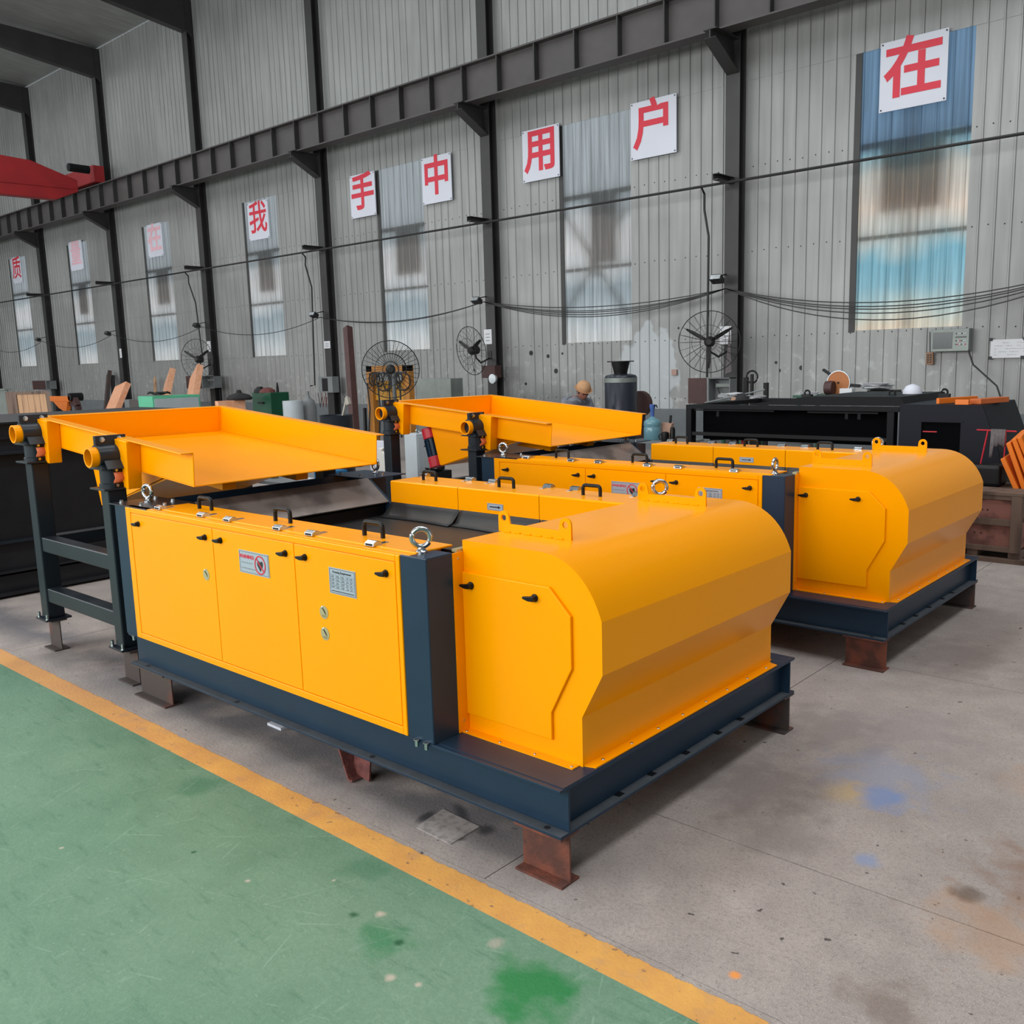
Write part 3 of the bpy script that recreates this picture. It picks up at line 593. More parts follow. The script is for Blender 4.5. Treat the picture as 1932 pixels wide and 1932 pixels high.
def machine(name, label):
    t = thing(name, label, 'machine', (-1.43, .82, .17))
    P = lambda n, mb, m_, par=t, **k: mb.build(n, m_, par, **k)
    zb, zt = .17, .334
    X0, X1, Y1 = -2.87, 0., 1.643
    # base frame of I-beams
    P('base_beam', ibeam_x(MB(), X0, X1, 0, .09, zb, zt), NAVY, bevel=.001)
    P('base_beam', ibeam_x(MB(), X0, X1, Y1 - .09, Y1, zb, zt), NAVY, bevel=.001)
    e = MB(); ibeam_y(e, .09, Y1 - .09, -.09, 0, zb, zt); e.box(-.049, -.041, .051, .09, zb + .01, zt - .01); e.box(-.049, -.041, Y1 - .09, Y1 - .051, zb + .01, zt - .01)
    P('end_beam', e, NAVY, bevel=.001)
    P('end_beam', ibeam_y(MB(), .09, Y1 - .09, X0, X0 + .09, zb, zt), NAVY)
    P('cover_plate', MB().box(-.60, -.002, .02, .30, zt - .002, zt + .002), NAVY)
    for x_ in [-2.73, -1.9, -.95, -.075]:
        P('flange_hole', MB().lathe([(.011, 0), (.011, .0006)], (x_, .022, zb + .0106), 14), BLACKT)
    for y_ in [.35, .55, .78, 1.02, 1.2]:
        P('paint_scuff', MB().box(-.028 - .012, -.028 + .012, y_ - .016, y_ + .018, zb + .0104, zb + .0110), BLACKP)
    P('dust_film', MB().box(X0, X1, .0005, .040, zb + .0098, zb + .0104), DUSTY)
    P('dust_film', MB().box(-.040, -.0005, .045, Y1 - .045, zb + .0098, zb + .0104), DUSTY)
    # corner posts
    P('corner_post', MB().box(-.707, -.572, 0, .126, zt, 1.003), NAVY, bevel=.004)
    P('corner_post', MB().box(-.707, -.572, Y1 - .126, Y1, zt, 1.003), NAVY, bevel=.004)
    lp = MB().box(-2.892, -2.74, .004, .13, zt - .004, .998); P('corner_post', lp, NAVY, bevel=.002)
    P('corner_post', MB().box(-2.892, -2.74, Y1 - .126, Y1, zt - .004, .998), NAVY, bevel=.002)
    for x_ in (-.655, -.605): hexbolt(t, (x_, -.006, zt + .004), (0, 0, -1), .009, .026)
    hexbolt(t, (-2.80, -.004, zt + .0), (0, 0, -1), .009, .024)
    # receiving end: top plates, cheeks, sloping feed plate
    for (ya, yb) in ((-.002, .262), (1.35, Y1)):
        P('top_plate', MB().box(-2.945, -2.55, ya, yb, .998, 1.004), DSTEEL if ya < .5 else NAVY, bevel=.001)
    P('end_panel', MB().box(-2.88, -2.87, .13, Y1 - .13, zt, .998), NAVY)
    P('cheek_plate', MB().prism([(-2.74, zt), (-2.40, zt), (-2.345, .86), (-2.55, .998), (-2.74, .998)], 'y', 1.352, 1.372), NAVY)
    P('cheek_plate', MB().prism([(-2.74, zt), (-2.40, zt), (-2.345, .86), (-2.55, .998), (-2.74, .998)], 'y', .232, .25), NAVY)
    P('feed_plate', MB().prism([(-2.56, 1.002), (-2.555, 1.008), (-2.372, .882), (-2.376, .876)], 'y', .255, 1.35), STEELP)
    P('feed_plate_brace', MB().prism([(-2.60, .60), (-2.42, .60), (-2.40, .86), (-2.56, .98)], 'y', .27, 1.34), BLACKP)
    for (x_, y_) in [(-2.90, .045), (-2.72, .06), (-2.88, .215), (-2.70, .215), (-2.60, .12)]: hexbolt(t, (x_, y_, 1.004), (0, 0, 1), .0095, .014)
    for (x_, y_) in [(-2.90, 1.42), (-2.68, 1.40), (-2.60, 1.50)]: hexbolt(t, (x_, y_, 1.004), (0, 0, 1), .0095, .014)
    # front control-side cabinet with three doors
    ct = 1.0
    P('cabinet', MB().box(-2.763, -.707, .004, .20, zt, ct), YEL, bevel=.004)
    fr = MB(); dx = [-2.712, -1.953, -1.341, -.731]
    fr.box(-2.763, -2.714, -.004, .006, zt, ct).box(-.729, -.707, -.004, .006, zt, ct).box(-2.714, -.729, -.004, .006, zt, .364).box(-2.714, -.729, -.004, .006, .975, ct)
    P('door_frame', fr, YEL, bevel=.003)
    doors = []
    for a, b in zip(dx, dx[1:]):
        doors.append(P('cabinet_door', MB().box(a + .0018, b - .0018, -.003, .006, .367, .972), YEL, bevel=.0025))
    for d_, x_ in ((0, -2.643), (0, -2.02), (1, -1.892), (1, -1.406), (2, -1.274), (2, -.789)): wing_handle(doors[d_], x_ + .008, -.003, .926)
    # warning plate
    pl = P('warning_plate', MB().box(-1.743, -1.521, -.0055, -.003, .806, .904), LABEL, doors[1])
    bd = MB(); x0, x1, z0, z1 = -1.738, -1.526, .811, .899
    for q in ((x0, x1, z0, z0 + .0012), (x0, x1, z1 - .0012, z1)): bd.box(q[0], q[1], -.0062, -.0055, q[2], q[3])
    for q in ((x0, x0 + .0012), (x1 - .0012, x1)): bd.box(q[0], q[1], -.0062, -.0055, z0, z1)
    P('plate_border', bd, BLACKT, doors[1])
    text_mesh('warning_word', 'WARNING!', .0215, REDT, doors[1], facing(-1.684, -.0062, .878), offset=.0006, depth=.0004)
    for zz, L_ in ((.850, .088), (.826, .104)):
        q = MB(); xx = -1.728
        while xx < -1.728 + L_: l = random.uniform(.003, .012); q.box(xx, xx + l, -.0060, -.0055, zz, zz + .004); xx += l + .003
        P('fine_print', q, GREYD, doors[1])
    P('heart_symbol', MB().prism([(-1.585 + .8 * a, .853 + .8 * b) for a, b in [(0, -.034), (.024, -.004), (.026, .012), (.018, .022), (.008, .021), (0, .012), (-.008, .021), (-.018, .022), (-.026, .012), (-.024, -.004)]], 'y', -.0065, -.0055), BLACKT, doors[1])
    P('prohibition_ring', MB().pipe((-1.585, -.0072, .853), (-1.585, -.0062, .853), .040, .0345, 40).bar((-1.610, -.0067, .879), (-1.560, -.0067, .827), .0055, .001, (0, 1, 0)), REDT, doors[1])
    # lubrication table plate
    P('greasing_plate', MB().box(-1.116, -.956, -.0055, -.003, .806, .908), LABEL, doors[2])
    q = MB(); x0, x1, z0, z1 = -1.112, -.960, .810, .904
    for a in (z0, z1 - .0014): q.box(x0, x1, -.0062, -.0055, a, a + .0014)
    for a in (x0, x1 - .0014): q.box(a, a + .0014, -.0062, -.0055, z0, z1)
    for k in range(5): q.box(-1.104, -.967, -.0060, -.0055, .828 + k * .0135, .8284 + k * .0135)
    for a in (-1.104, -1.074, -1.044, -1.012, -.990, -.967): q.box(a, a + .0004, -.0060, -.0055, .828, .882)
    P('table_lines', q, BLACKT, doors[2])
    text_mesh('plate_title', 'Greasing Requirement', .0125, BLACKT, doors[2], facing(-1.037, -.0060, .892), offset=.0001, depth=.0003)
    q = MB()
    for r_ in range(4):
        for c_ in range(5):
            xa = (-1.100, -1.070, -1.040, -1.008, -.986)[c_]; wd = (.02, .02, .022, .011, .012)[c_]
            for l in range(2): q.box(xa, xa + wd * random.uniform(.6, 1), -.0060, -.0055, .8305 + r_ * .0135 + l * .005, .8325 + r_ * .0135 + l * .005)
    q.box(-1.104, -.968, -.0060, -.0055, .8165, .8195)
    P('fine_print', q, BLACKT, doors[2])
    # round grease stickers
    for d_, x_, z_ in ((0, -2.03, .754), (2, -1.165, .721), (2, -1.166, .635)):
        o = P('grease_sticker', MB().lathe([(.0265, -.0048), (.0265, -.003)], (x_, 0, z_), 32, 'y'), GOLDL, doors[d_])
        g = MB().bar((x_ - .008, -.0054, z_ + .016), (x_ + .013, -.0054, z_ - .008), .003, .0008, (0, 1, 0)).bar((x_ - .002, -.0054, z_ + .014), (x_ + .012, -.0054, z_), .0012, .0008, (0, 1, 0))
        if d_: g.box(x_ - .014, x_ + .015, -.0054, -.0048, z_ - .0135, z_ - .0125).box(x_ - .012, x_ + .013, -.0054, -.0048, z_ - .0175, z_ - .0165)
        P('grease_gun_symbol', g, BLACKT, doors[d_]); screw(doors[d_], (x_ - .008, -.0048, z_ + .019), (0, -1, 0), .005)
    # lids of the front cabinet
    lx = [-2.545, -1.90, -1.303, -.70]
    hx = [-2.267, -1.634, -1.03]; lt = [(-2.49, -2.098), (-1.875, -1.497), (-1.275, -.902)]
    for k in range(3):
        a, b = lx[k], lx[k + 1]
        ld = P('lid', MB().box(a + .002, b - .002 + (.04 if k == 2 else 0), .036, .215, ct, ct + .008), YEL, bevel=.003)
        grip(ld, hx[k], .15, ct + .008)
        for x_ in lt[k]: draw_latch(ld, x_, .044, ct + .006, 1)
    P('lip_flange', MB().box(-2.763, -.66, .004, .034, ct, ct + .004), YEL, bevel=.001)
    # far cabinet with three lids
    P('cabinet', MB().box(-2.35, -.6, 1.362, Y1 - .01, zt, ct - .004), YEL, bevel=.003)
    fx = [-2.352, -1.80, -1.225, -.62]; hx = [-2.148, -1.554, -.988]; lt = [(-2.33, -1.95), (-1.77, -1.37), (-1.19, -.80)]
    for k in range(3):
        a, b = fx[k], fx[k + 1]
        sh = MB().prism([(1.35, .858), (1.353, .858), (1.353, ct), (1.60, ct), (1.60, ct + .005), (1.357, ct + .005), (1.35, ct)], 'x', a + .0015, b - .0015)
        ld = P('lid', sh, YEL, bevel=.0015)
        grip(ld, hx[k], 1.47, ct + .005, .105, .05)
        for x_ in lt[k]: draw_latch(ld, x_, 1.60, ct + .004, -1)
        for j in range(6):
            screw(ld, (a + (b - a) * (j + .5) / 6, 1.35, .872), (0, -1, 0), .0045)
        if k == 1:
            P('arrow_plate', MB().box(-1.580, -1.468, 1.3475, 1.35, .902, .938), LABEL, ld)
            P('arrow_border', MB().box(-1.577, -1.471, 1.3465, 1.3476, .9045, .9055).box(-1.577, -1.471, 1.3465, 1.3476, .9345, .9355).box(-1.577, -1.576, 1.3465, 1.3476, .9045, .9355).box(-1.472, -1.471, 1.3465, 1.3476, .9045, .9355), BLACKT, ld)
            P('arrow', MB().prism([(-1.562, .917), (-1.502, .917), (-1.502, .912), (-1.484, .920), (-1.502, .928), (-1.502, .923), (-1.562, .923)], 'y', 1.346, 1.3476), BLACKT, ld)
    # belt, rubber skirts, inside body
    P('conveyor_belt', MB().prism([(-2.62, .77), (-2.60, .796), (-2.5, .802), (-.45, .802), (-.3, .77)], 'y', .235, 1.345), RUBBER)
    sk = MB(); n = 16
    for seg_ in ((-2.352, -1.79), (-1.785, -1.215), (-1.21, -.62)):
        vs = []; fs = []
        for i in range(n + 1):
            xx = seg_[0] + (seg_[1] - seg_[0]) * i / n; wv = .012 * math.sin(i / n * PI * 1.5 + seg_[0] * 3)
            vs += [(xx, 1.362, .90), (xx, 1.345, .862), (xx, 1.30 + wv, .815), (xx, 1.265 + wv, .8045)]
        for i in range(n):
            for j in range(3): q0 = i * 4 + j; fs.append((q0, q0 + 4, q0 + 5, q0 + 1))
        sk = MB().add(vs, fs); o = P('rubber_skirt', sk, RUBBER, smooth=True); so = o.modifiers.new('thick', 'SOLIDIFY'); so.thickness = .004
    P('rubber_skirt', MB().prism([(.20, .99), (.208, .99), (.25, .815), (.27, .8045), (.262, .803), (.24, .81)], 'x', -2.55, -.62), RUBBER)
    P('inner_body', MB().box(-2.6, -.5, .24, 1.34, .40, .765), BLACKP)
    P('limit_bracket', MB().box(-.60, -.576, .15, .20, 1.0, 1.01), GOLDL)
    # discharge hood
    def bez(p, n_=14):
        out = []
        for i in range(n_ + 1):
            s_ = i / n_; a = (1 - s_) ** 3; b = 3 * s_ * (1 - s_) ** 2; c = 3 * s_ * s_ * (1 - s_); d = s_ ** 3
            out.append(tuple(a * p[0][j] + b * p[1][j] + c * p[2][j] + d * p[3][j] for j in (0, 1)))
        return out
    arc = bez([(-.22, 1.04), (-.085, 1.04), (.000, .955), (.037, .842)])
    prof = [(-.574, zt), (-.574, 1.04)] + arc + [(.037, .666), (-.048, .507), (-.048, zt)]
    P('hood', MB().prism(prof, 'y', .178, 1.504), YEL, smooth=True, sharp=12)
    P('hood_flange', MB().box(-.576, -.570, .124, .178, zt + .004, 1.0), YEL2)
    P('hood_flange', MB().box(-.574, -.062, .140, .178, zt + .002, zt + .006), YEL)
    P('hood_flange', MB().prism([(-.048, .185), (-.008, .197), (-.008, 1.487), (-.048, 1.499)], 'z', zt + .002, zt + .006), YEL)
    P('hood_flange', MB().box(-.574, -.062, 1.504, 1.542, zt + .002, zt + .006), YEL)
    hd = P('hood_door', MB().prism([(-.570, .928), (-.168, .928), (-.080, .843), (-.080, .667), (-.170, .498), (-.170, .402), (-.570, .402)], 'y', .166, .178), YEL, bevel=.003)
    wing_handle(hd, -.525, .166, .884); wing_handle(hd, -.228, .166, .884)
    for x_ in (-.561, -.397, -.235, -.075): screw(t, (x_, .153, zt + .006), (0, 0, 1))
    for k in range(8): screw(t, (-.028, .261 + k * .166, zt + .006), (0, 0, 1))
    for z_ in (.978, .378): screw(t, (-.572, .152, z_), (1, 0, 0))
    # lifting lug plates
    for y_ in (.386, 1.288):
        def ear(cx_): return [(cx_ + .026 * math.cos(math.radians(a)), .052 + .026 * math.sin(math.radians(a))) for a in range(180, -1, -15)]
        out = [(0, 0)] + ear(.026) + [(.056, .030), (.290, .030)] + ear(.318) + [(.344, 0)]
        hole = lambda cx_: [(cx_ + .0125 * math.cos(2 * PI * i / 18), .052 + .0125 * math.sin(2 * PI * i / 18)) for i in range(18)]
        holed_plate('lifting_lug_plate', [out, hole(.026), hole(.318)], .008, YEL, t, Matrix.Translation((-.588, y_, 1.04)) @ Matrix.Rotation(PI / 2, 4, 'X'))
        wl_ = MB()
        for k in range(6): wl_.tube([(-.56 + k * .05, y_ - .006, 1.041), (-.545 + k * .05, y_ - .007, 1.043), (-.53 + k * .05, y_ - .006, 1.041)], .0035, 6)
        P('weld_bead', wl_, YEL, smooth=True)
    eye_bolt(t, -.665, .066, 1.003, .80)
    eye_bolt(t, -2.80, .135, 1.004, .2)
    eye_bolt(t, -2.735, 1.56, 1.004, -.15)
    eye_bolt(t, -.66, 1.57, 1.003, .6)
    return t
m1 = machine('eddy_current_separator', 'yellow belt separator machine in front, with full view of all doors and hood')
m2 = copy_tree(m1); m2.location = m1.location + Vector((.042, 2.61, 0))
for o_ in m2.children:
    if o_.name.startswith('eye_bolt') and o_.location.x > .5 and o_.location.y < 0: o_.rotation_euler.z = .85
m2['label'] = 'yellow belt separator machine standing behind the front one, partly hidden'

# ================================================================== VIBRATING FEEDERS
def feeder(name, label):
    t = thing(name, label, 'feeder', (-3.6, .8, .19))
    P = lambda n, mb, m_, par=t, **k: mb.build(n, m_, par, **k)
    legs = []
    for (xa, xb, zt_) in ((-4.125, -4.03, 1.145), (-3.145, -3.055, 1.055)):
        for ya in (.05, 1.40):
            q = P('leg', MB().box(xa, xb, ya, ya + .10, .20, zt_), DSTEEL, bevel=.008); legs.append(q)
            xc, yc = (xa + xb) / 2, ya + .05
            P('base_plate', MB().box(xc - .075, xc + .075, yc - .075, yc + .075, .19, .201), DSTEEL, q, bevel=.001)
            for bx in (-.06, .06): hexbolt(q, (xc + bx, yc - .06, .201), (0, 0, 1), .009, .03)
            P('top_plate', MB().box(xc - .085, xc + .085, yc - .085, yc + .085, zt_, zt_ + .010), DSTEEL, q, bevel=.001)
            zz = zt_ + .010
            sp = P('spring_tube', MB().lathe([(.066, 0), (.066, .02), (.060, .024), (.060, .098)], (xc, yc, zz), 28), DSTEEL, smooth=True)
            s = -1 if ya < .5 else 1
            # saddle: bottom plate, cradle web, half shell around the pipe, clamp ear
            za = zz + .098; pc = za + .065
            P('cradle_plate', MB().box(xc - .075, xc + .075, yc - .085, yc + .085, za, za + .007), DSTEEL, bevel=.001)
            sh = [(.062 * math.cos(math.radians(a)), .062 * math.sin(math.radians(a))) for a in range(-40, 221, 13)]
            poly = [(xc - .066, za + .007), (xc + .072, za + .007)] + [(xc + p[0], pc + p[1]) for p in sh]
            P('saddle', MB().prism(poly, 'y', yc - .075, yc + .085), DSTEEL, smooth=True)
            if s < 0: P('clamp_ear', MB().box(xc - .012, xc - .002, yc - .075, yc + .085, pc + .055, pc + .108), DSTEEL, bevel=.001)
            if s < 0: P('clamp_ear', MB().box(xc + .002, xc + .012, yc - .075, yc + .085, pc + .055, pc + .108), DSTEEL, bevel=.001)
            P('saddle_skirt', MB().prism([(xc + .058, pc - .022), (xc + .062, pc - .018), (xc + .092, za + .004), (xc + .086, za + .002)], 'y', yc - .06, yc + .09), DSTEEL)
            if s < 0:
             for by in (-.04, .05): hexbolt(t, (xc + .012, yc + by, pc + .088), (1, 0, 0), .010, .014)
            pe = (yc - .115, .125) if s < 0 else (1.335, yc + .115)
            P('cross_pipe', MB().pipe((xc, pe[0], pc), (xc, pe[1], pc), .052, .044, 30), YEL2, smooth=True)
            # orange rubber stay with two clamp strips
            bz = zz + .005
            st = [(xc + .058, bz), (xc + .062, bz + .025), (xc + .085, bz + .045), (xc + .070, bz + .075), (xc + .058, bz + .095)]
            vs = [Vector((a, yy, b)) for yy in (yc - .02, yc + .045) for a, b in st]; n = len(st)
            o = P('rubber_stay', MB().add(vs, [(i, i + 1, n + i + 1, n + i) for i in range(n - 1)]), ORRUB, smooth=True); so = o.modifiers.new('thick', 'SOLIDIFY'); so.thickness = .006
            for bz_ in (bz + .008, bz + .088):
                c_ = P('stay_clamp', MB().box(xc + .062, xc + .070, yc - .024, yc + .05, bz_ - .012, bz_ + .012), BLACKP)
                for by in (-.008, .034): hexbolt(c_, (xc + .070, yc + by, bz_), (1, 0, 0), .006, .006)
    for (za, zb_) in ((.615, .702), (.305, .39)):
        for ya in (.06, 1.41):
            P('rail', MB().box(-4.03, -3.145, ya, ya + .08, za, zb_), DSTEEL, bevel=.006)
    for (xa, xb) in ((-4.118, -4.038), (-3.14, -3.06)):
        P('rail', MB().box(xa, xb, .15, 1.40, .615, .70), DSTEEL, bevel=.006)
    # tray: built level in local frame then pitched 4.5 deg about its outlet lip
    a = math.radians(4.9); piv = Vector((-2.45, 0, 1.095)); M_ = Matrix.Translation(piv) @ Matrix.Rotation(a, 4, 'Y')
    Lx, H = 1.68, .165; ya, yb = .20, 1.34; th = .006
    tr = lambda mb: mb.xf(M_)
    P('tray_floor', tr(MB().box(-Lx, 0, ya, yb, 0, th)), YEL2, bevel=.001)
    P('tray_side', tr(MB().box(-Lx, 0, ya, ya + th, th, H).box(-Lx - .05, 0, ya - .062, ya + th, H, H + th)), YEL, bevel=.0025)
    P('tray_side', tr(MB().box(-Lx, 0, yb - th, yb, th, H).box(-Lx - .05, 0, yb - th, yb + .055, H, H + th)), YEL, bevel=.0025)
    P('tray_back', tr(MB().box(-Lx, -Lx + th, ya + th, yb - th, -.02, H).box(-Lx - .05, -Lx + th, ya + th, yb - th, H, H + th)), YEL, bevel=.0025)
    wl_ = MB().cyl((-Lx + .008, yb - .01, th + .003), (-.01, yb - .01, th + .003), .0035, 6).cyl((-Lx + .010, ya + .01, th + .003), (-Lx + .010, yb - .01, th + .003), .0035, 6).cyl((-Lx + .012, yb - .01, th), (-Lx + .012, yb - .01, H), .0035, 6)
    P('weld_bead', tr(wl_), YEL, smooth=True)
    for xc in (-4.078, -3.10):
        lx_ = (xc - piv.x) / math.cos(a)
        for yy in ((ya - .075, ya), (yb, yb + .075)):
            P('stiffener_channel', tr(MB().prism([(lx_ - .09, -.085), (lx_ + .125, -.085), (lx_ + .125, H), (lx_ - .09, H)], 'y', *yy)), YEL, bevel=.004)
    P('tray_underside_beam', tr(MB().box(-Lx + .1, -.25, .5, .58, -.09, 0).box(-Lx + .1, -.25, .96, 1.04, -.09, 0)), YEL2)
    for yy in (.30, 1.22):
        P('drive_gusset', MB().prism([(-3.80, 1.205), (-3.71, .885), (-3.35, .985), (-2.95, 1.10), (-2.80, 1.125)], 'y', yy, yy + .012), YEL2)
    P('motor_plate', MB().bar((-3.805, .77, 1.20), (-3.715, .77, .89), .94, .014, (1, 0, 0)), YEL2)
    P('gusset_floor', MB().bar((-3.71, .77, .885), (-2.86, .77, 1.115), .92, .010), YEL2)
    d = Vector((.09, 0, -.32)).normalized(); nrm = Vector((-d.z, 0, d.x)) * -1
    for yy in (.335,):
        c_ = Vector((-3.758, yy, 1.045)) + nrm * .075
        mo = P('vibration_motor', MB().cyl(c_ - d * .075, c_ + d * .075, .055, 24), NAVY, smooth=True)
        for k in range(10):
            a_ = 2 * PI * k / 10; u_ = Vector((math.cos(a_), 0, 0)); off = (nrm * math.cos(a_) + Vector((0, 1, 0)) * math.sin(a_)) * .06
            P('cooling_rib', MB().bar(c_ - d * .07 + off, c_ + d * .07 + off, .004, .012), NAVY, mo)
        for s in (-1, 1): P('motor_cap', MB().cyl(c_ + d * s * .075, c_ + d * s * .165, .066, 24), REDM, mo, bevel=.006)
    for yy in (1.20,):
        c_ = Vector((-3.758, yy, 1.045)) + nrm * .075
        mo = P('vibration_motor', MB().cyl(c_ - d * .075, c_ + d * .075, .055, 24), NAVY, smooth=True)
        for s in (-1, 1): P('motor_cap', MB().cyl(c_ + d * s * .075, c_ + d * s * .165, .066, 24), REDM, mo, bevel=.006)
    return t
f1 = feeder('vibrating_feeder', 'yellow vibrating feeder tray on dark stand feeding the front separator')
f2 = copy_tree(f1); f2.location = f1.location + Vector((-.06, 2.78, -.04))
for o_ in list(f1.children):
    if o_.name.startswith('vibration_motor') and any(c.name.startswith('cooling_rib') for c in o_.children):   # the front feeder shows no motor on its near side
        for c_ in list(o_.children): bpy.data.objects.remove(c_)
        bpy.data.objects.remove(o_)
f2['label'] = 'yellow vibrating feeder tray with red motor, feeding the rear separator'

# steel offcut blocks under everything
def block(x0, x1, y0, z, m_, label, grp='steel support blocks under the machines', dz=0.):
    t = tag(ibeam_x(MB(), x0, x1, y0, y0 + .09, 0, z, .008, .007).build('support_block', m_, bevel=.001), label, 'support block', grp); return t
block(-.20, .0, 0, .169, RUST, 'rusty I-beam offcut under the near right corner of the front separator')
block(-2.87, -2.545, 0, .169, RUSTD, 'dark I-beam offcut under the left end of the front separator')
block(-.21, .0, 1.553, .169, RUSTD, 'dark I-beam offcut under the far right corner of the front separator')
block(-2.87, -2.6, 1.553, .169, RUSTD, 'dark I-beam offcut under the far left corner of the front separator')
block(-.18, .04, 2.61, .169, RUST, 'rusty I-beam offcut under the near right corner of the rear separator')
block(-.15, .04, 4.163, .169, RUSTD, 'dark I-beam offcut under the far right corner of the rear separator')
block(-2.82, -2.55, 2.61, .169, RUSTD, 'dark I-beam offcut under the near left corner of the rear separator')
block(-4.16, -4.0, .055, .189, RUSTD, 'rust-striped I-beam offcut under the outer near leg of the front feeder stand')
block(-3.17, -3.0, .055, .189, RUSTD, 'I-beam offcut under the inner near leg of the front feeder stand')
for (x_, y_, z_, l) in ((-4.16, 1.405, .189, 'outer far leg of the front feeder stand'), (-3.17, 1.405, .189, 'inner far leg of the front feeder stand'), (-4.22, 2.835, .149, 'outer near leg of the rear feeder stand'), (-3.23, 2.835, .149, 'inner near leg of the rear feeder stand'), (-4.22, 4.185, .149, 'outer far leg of the rear feeder stand'), (-3.23, 4.185, .149, 'inner far leg of the rear feeder stand')):
    block(x_, x_ + .17, y_, z_, RUSTD, 'I-beam offcut under the ' + l)
# things under the front machine
v = [at(640, 1414, Y=.20), at(655, 1477, Z=.004), at(705, 1459, Z=.004), at(703, 1440, Y=.16)]
h = MB(); yy = .06; pr = [(-1.235, .165), (-1.165, .008), (-1.150, .001), (-1.138, .008), (-1.115, .165)]
for i in range(len(pr) - 1): h.bar((pr[i][0], yy + .05, pr[i][1] + .004), (pr[i + 1][0], yy + .05, pr[i + 1][1] + .004), .10, .008)
tag(h.build('canvas_hose', HOSE), 'folded red-brown flat hose hanging under the front separator', 'hose')
g = MB()
for (u, v_) in ((553, 1392), (570, 1398)):
    p = at(u, v_, Y=.30); g.tube([(p.x - .02, .34, .13), (p.x - .01, .32, .08), (p.x, .30, .035), (p.x + .015, .29, .03)], [.018, .026, .026, .012], 10)
tag(g.build('work_glove', CLOTHG, smooth=True), 'dirty grey work glove hanging under the front separator', 'glove')
p = at(518, 1370, Z=.01)
tag(MB().box(p.x - .06, p.x + .05, p.y, p.y + .12, .0, .012).build('sheet_scrap', WHITE), 'pale scrap plate lying on floor under the front separator', 'scrap')
q = [at(785, 1562, Z=0), at(850, 1594, Z=0), at(905, 1561, Z=0), at(836, 1528, Z=0)]
PADM = mat('concrete_smeared_plate', (156, 150, 148), .85, scale=40, rgb2=(132, 127, 125), cov=.45, bump=.1)
tag(MB().prism([(p.x, p.y) for p in q], 'z', 0, .004).build('floor_plate', PADM), 'square anchor plate set in the floor before the front separator', 'plate')

# ================================================================== WALL-MOUNTED AND STANDING FANS
def fan(label, c, R, d, arm_to=None, dense=0, name='wall_fan', blades=True, grp='industrial fans'):
    c = Vector(c); d = Vector(d).normalized(); u = d.cross(Vector((0, 0, 1))).normalized(); v = u.cross(d)
    t = thing(name, label, 'fan', c if arm_to is not None or name == 'wall_fan' else (c.x, c.y, 0), grp)
    cg = MB().torus(c, R, .008, d, 40, 6)
    for s in ((1,) if not dense else (1, -1)):
        for rr, off in ((.28, .10), (.55, .09)): cg.torus(c + d * off * s, R * rr, .004, d, 32, 5)
    n = 24 if not dense else 36
    for k in range(n):
        a = 2 * PI * k / n; e = u * math.cos(a) + v * math.sin(a)
        for s in (1, -1):
            cg.tube([c + e * R, c + e * R * .75 + d * s * .07, c + e * R * .2 + d * s * .10], .0028, 4)
    if dense:
        for k in range(14): cg.torus(c + d * (.10 - .0065 * k), R * (.25 + .053 * k), .0018, d, 36, 4)
    cg.build('cage', WIRE, t, smooth=True)
    for k in range(3 if blades else 0):
        a = 2 * PI * k / 3 + (PI / 2 + PI); e = u * math.cos(a) + v * math.sin(a); f = d.cross(e)
        vs = []
        for (r_, w_) in ((.12, .04), (.35, .060), (.65, .052), (.86, .022)):
            vs += [c + e * R * r_ + f * w_ * R * 2 * .5 + d * .02, c + e * R * r_ - f * w_ * R * 2 * .5 - d * .02]
        o = MB().add(vs, [(0, 1, 3, 2), (2, 3, 5, 4), (4, 5, 7, 6)]).build('blade', WIRE, t); so = o.modifiers.new('thick', 'SOLIDIFY'); so.thickness = .006
    MB().tube([c + d * .06, c + d * .03, c - d * .02, c - d * .16, c - d * .20], [R * .09, R * .14, R * .18, R * .18, R * .10], 18).build('motor', WIRE, t, smooth=True)
    if arm_to is not None:
        b = Vector(arm_to); MB().tube([c - d * .10, c - d * .12 - Vector((0, 0, .16)), (c + b) / 2 - Vector((0, 0, .22)), b - Vector((0, 0, .10)), b], .018, 8).build('wall_arm', WIRE, t, smooth=True)
        MB().box(b.x - .06, b.x + .06, b.y - .01, b.y, b.z - .12, b.z + .05).build('wall_bracket', WIRE, t)
    return t
cA = at(1338, 645, Y=11.45); fan('wall fan facing the hall with three blades, beside the column right of the household board', cA, .50, (.45, -1, -.05), (COLX[2] - .05, 12.16, cA.z - .05))
cB = at(889, 662, Y=11.45); fan('wall fan turned to the left on the column left of the use board', cB, .49, (-.15, -1, -.15), (COLX[3] - .05, 12.16, cB.z - .05))
cC = at(372, 678, Y=11.45); fan('small-looking far wall fan beside the column left of the self board', cC, .56, (.35, -1, 0), (COLX[5] - .05, 12.16, cC.z - .05))
cD = at(737, 697, Y=6.5)
t = fan('big round standing drum fan on a pole behind the front feeder tray', cD, .40, (.8, -.65, 0), None, 1, 'pedestal_fan', False)
MB().tube([(cD.x, cD.y + .05, .05), (cD.x, cD.y + .05, cD.z - .02)], .028, 12).tube([(cD.x, cD.y + .05, .02), (cD.x, cD.y + .05, .05)], [.28, .26], 24).build('pole', GREYD, t, smooth=True)

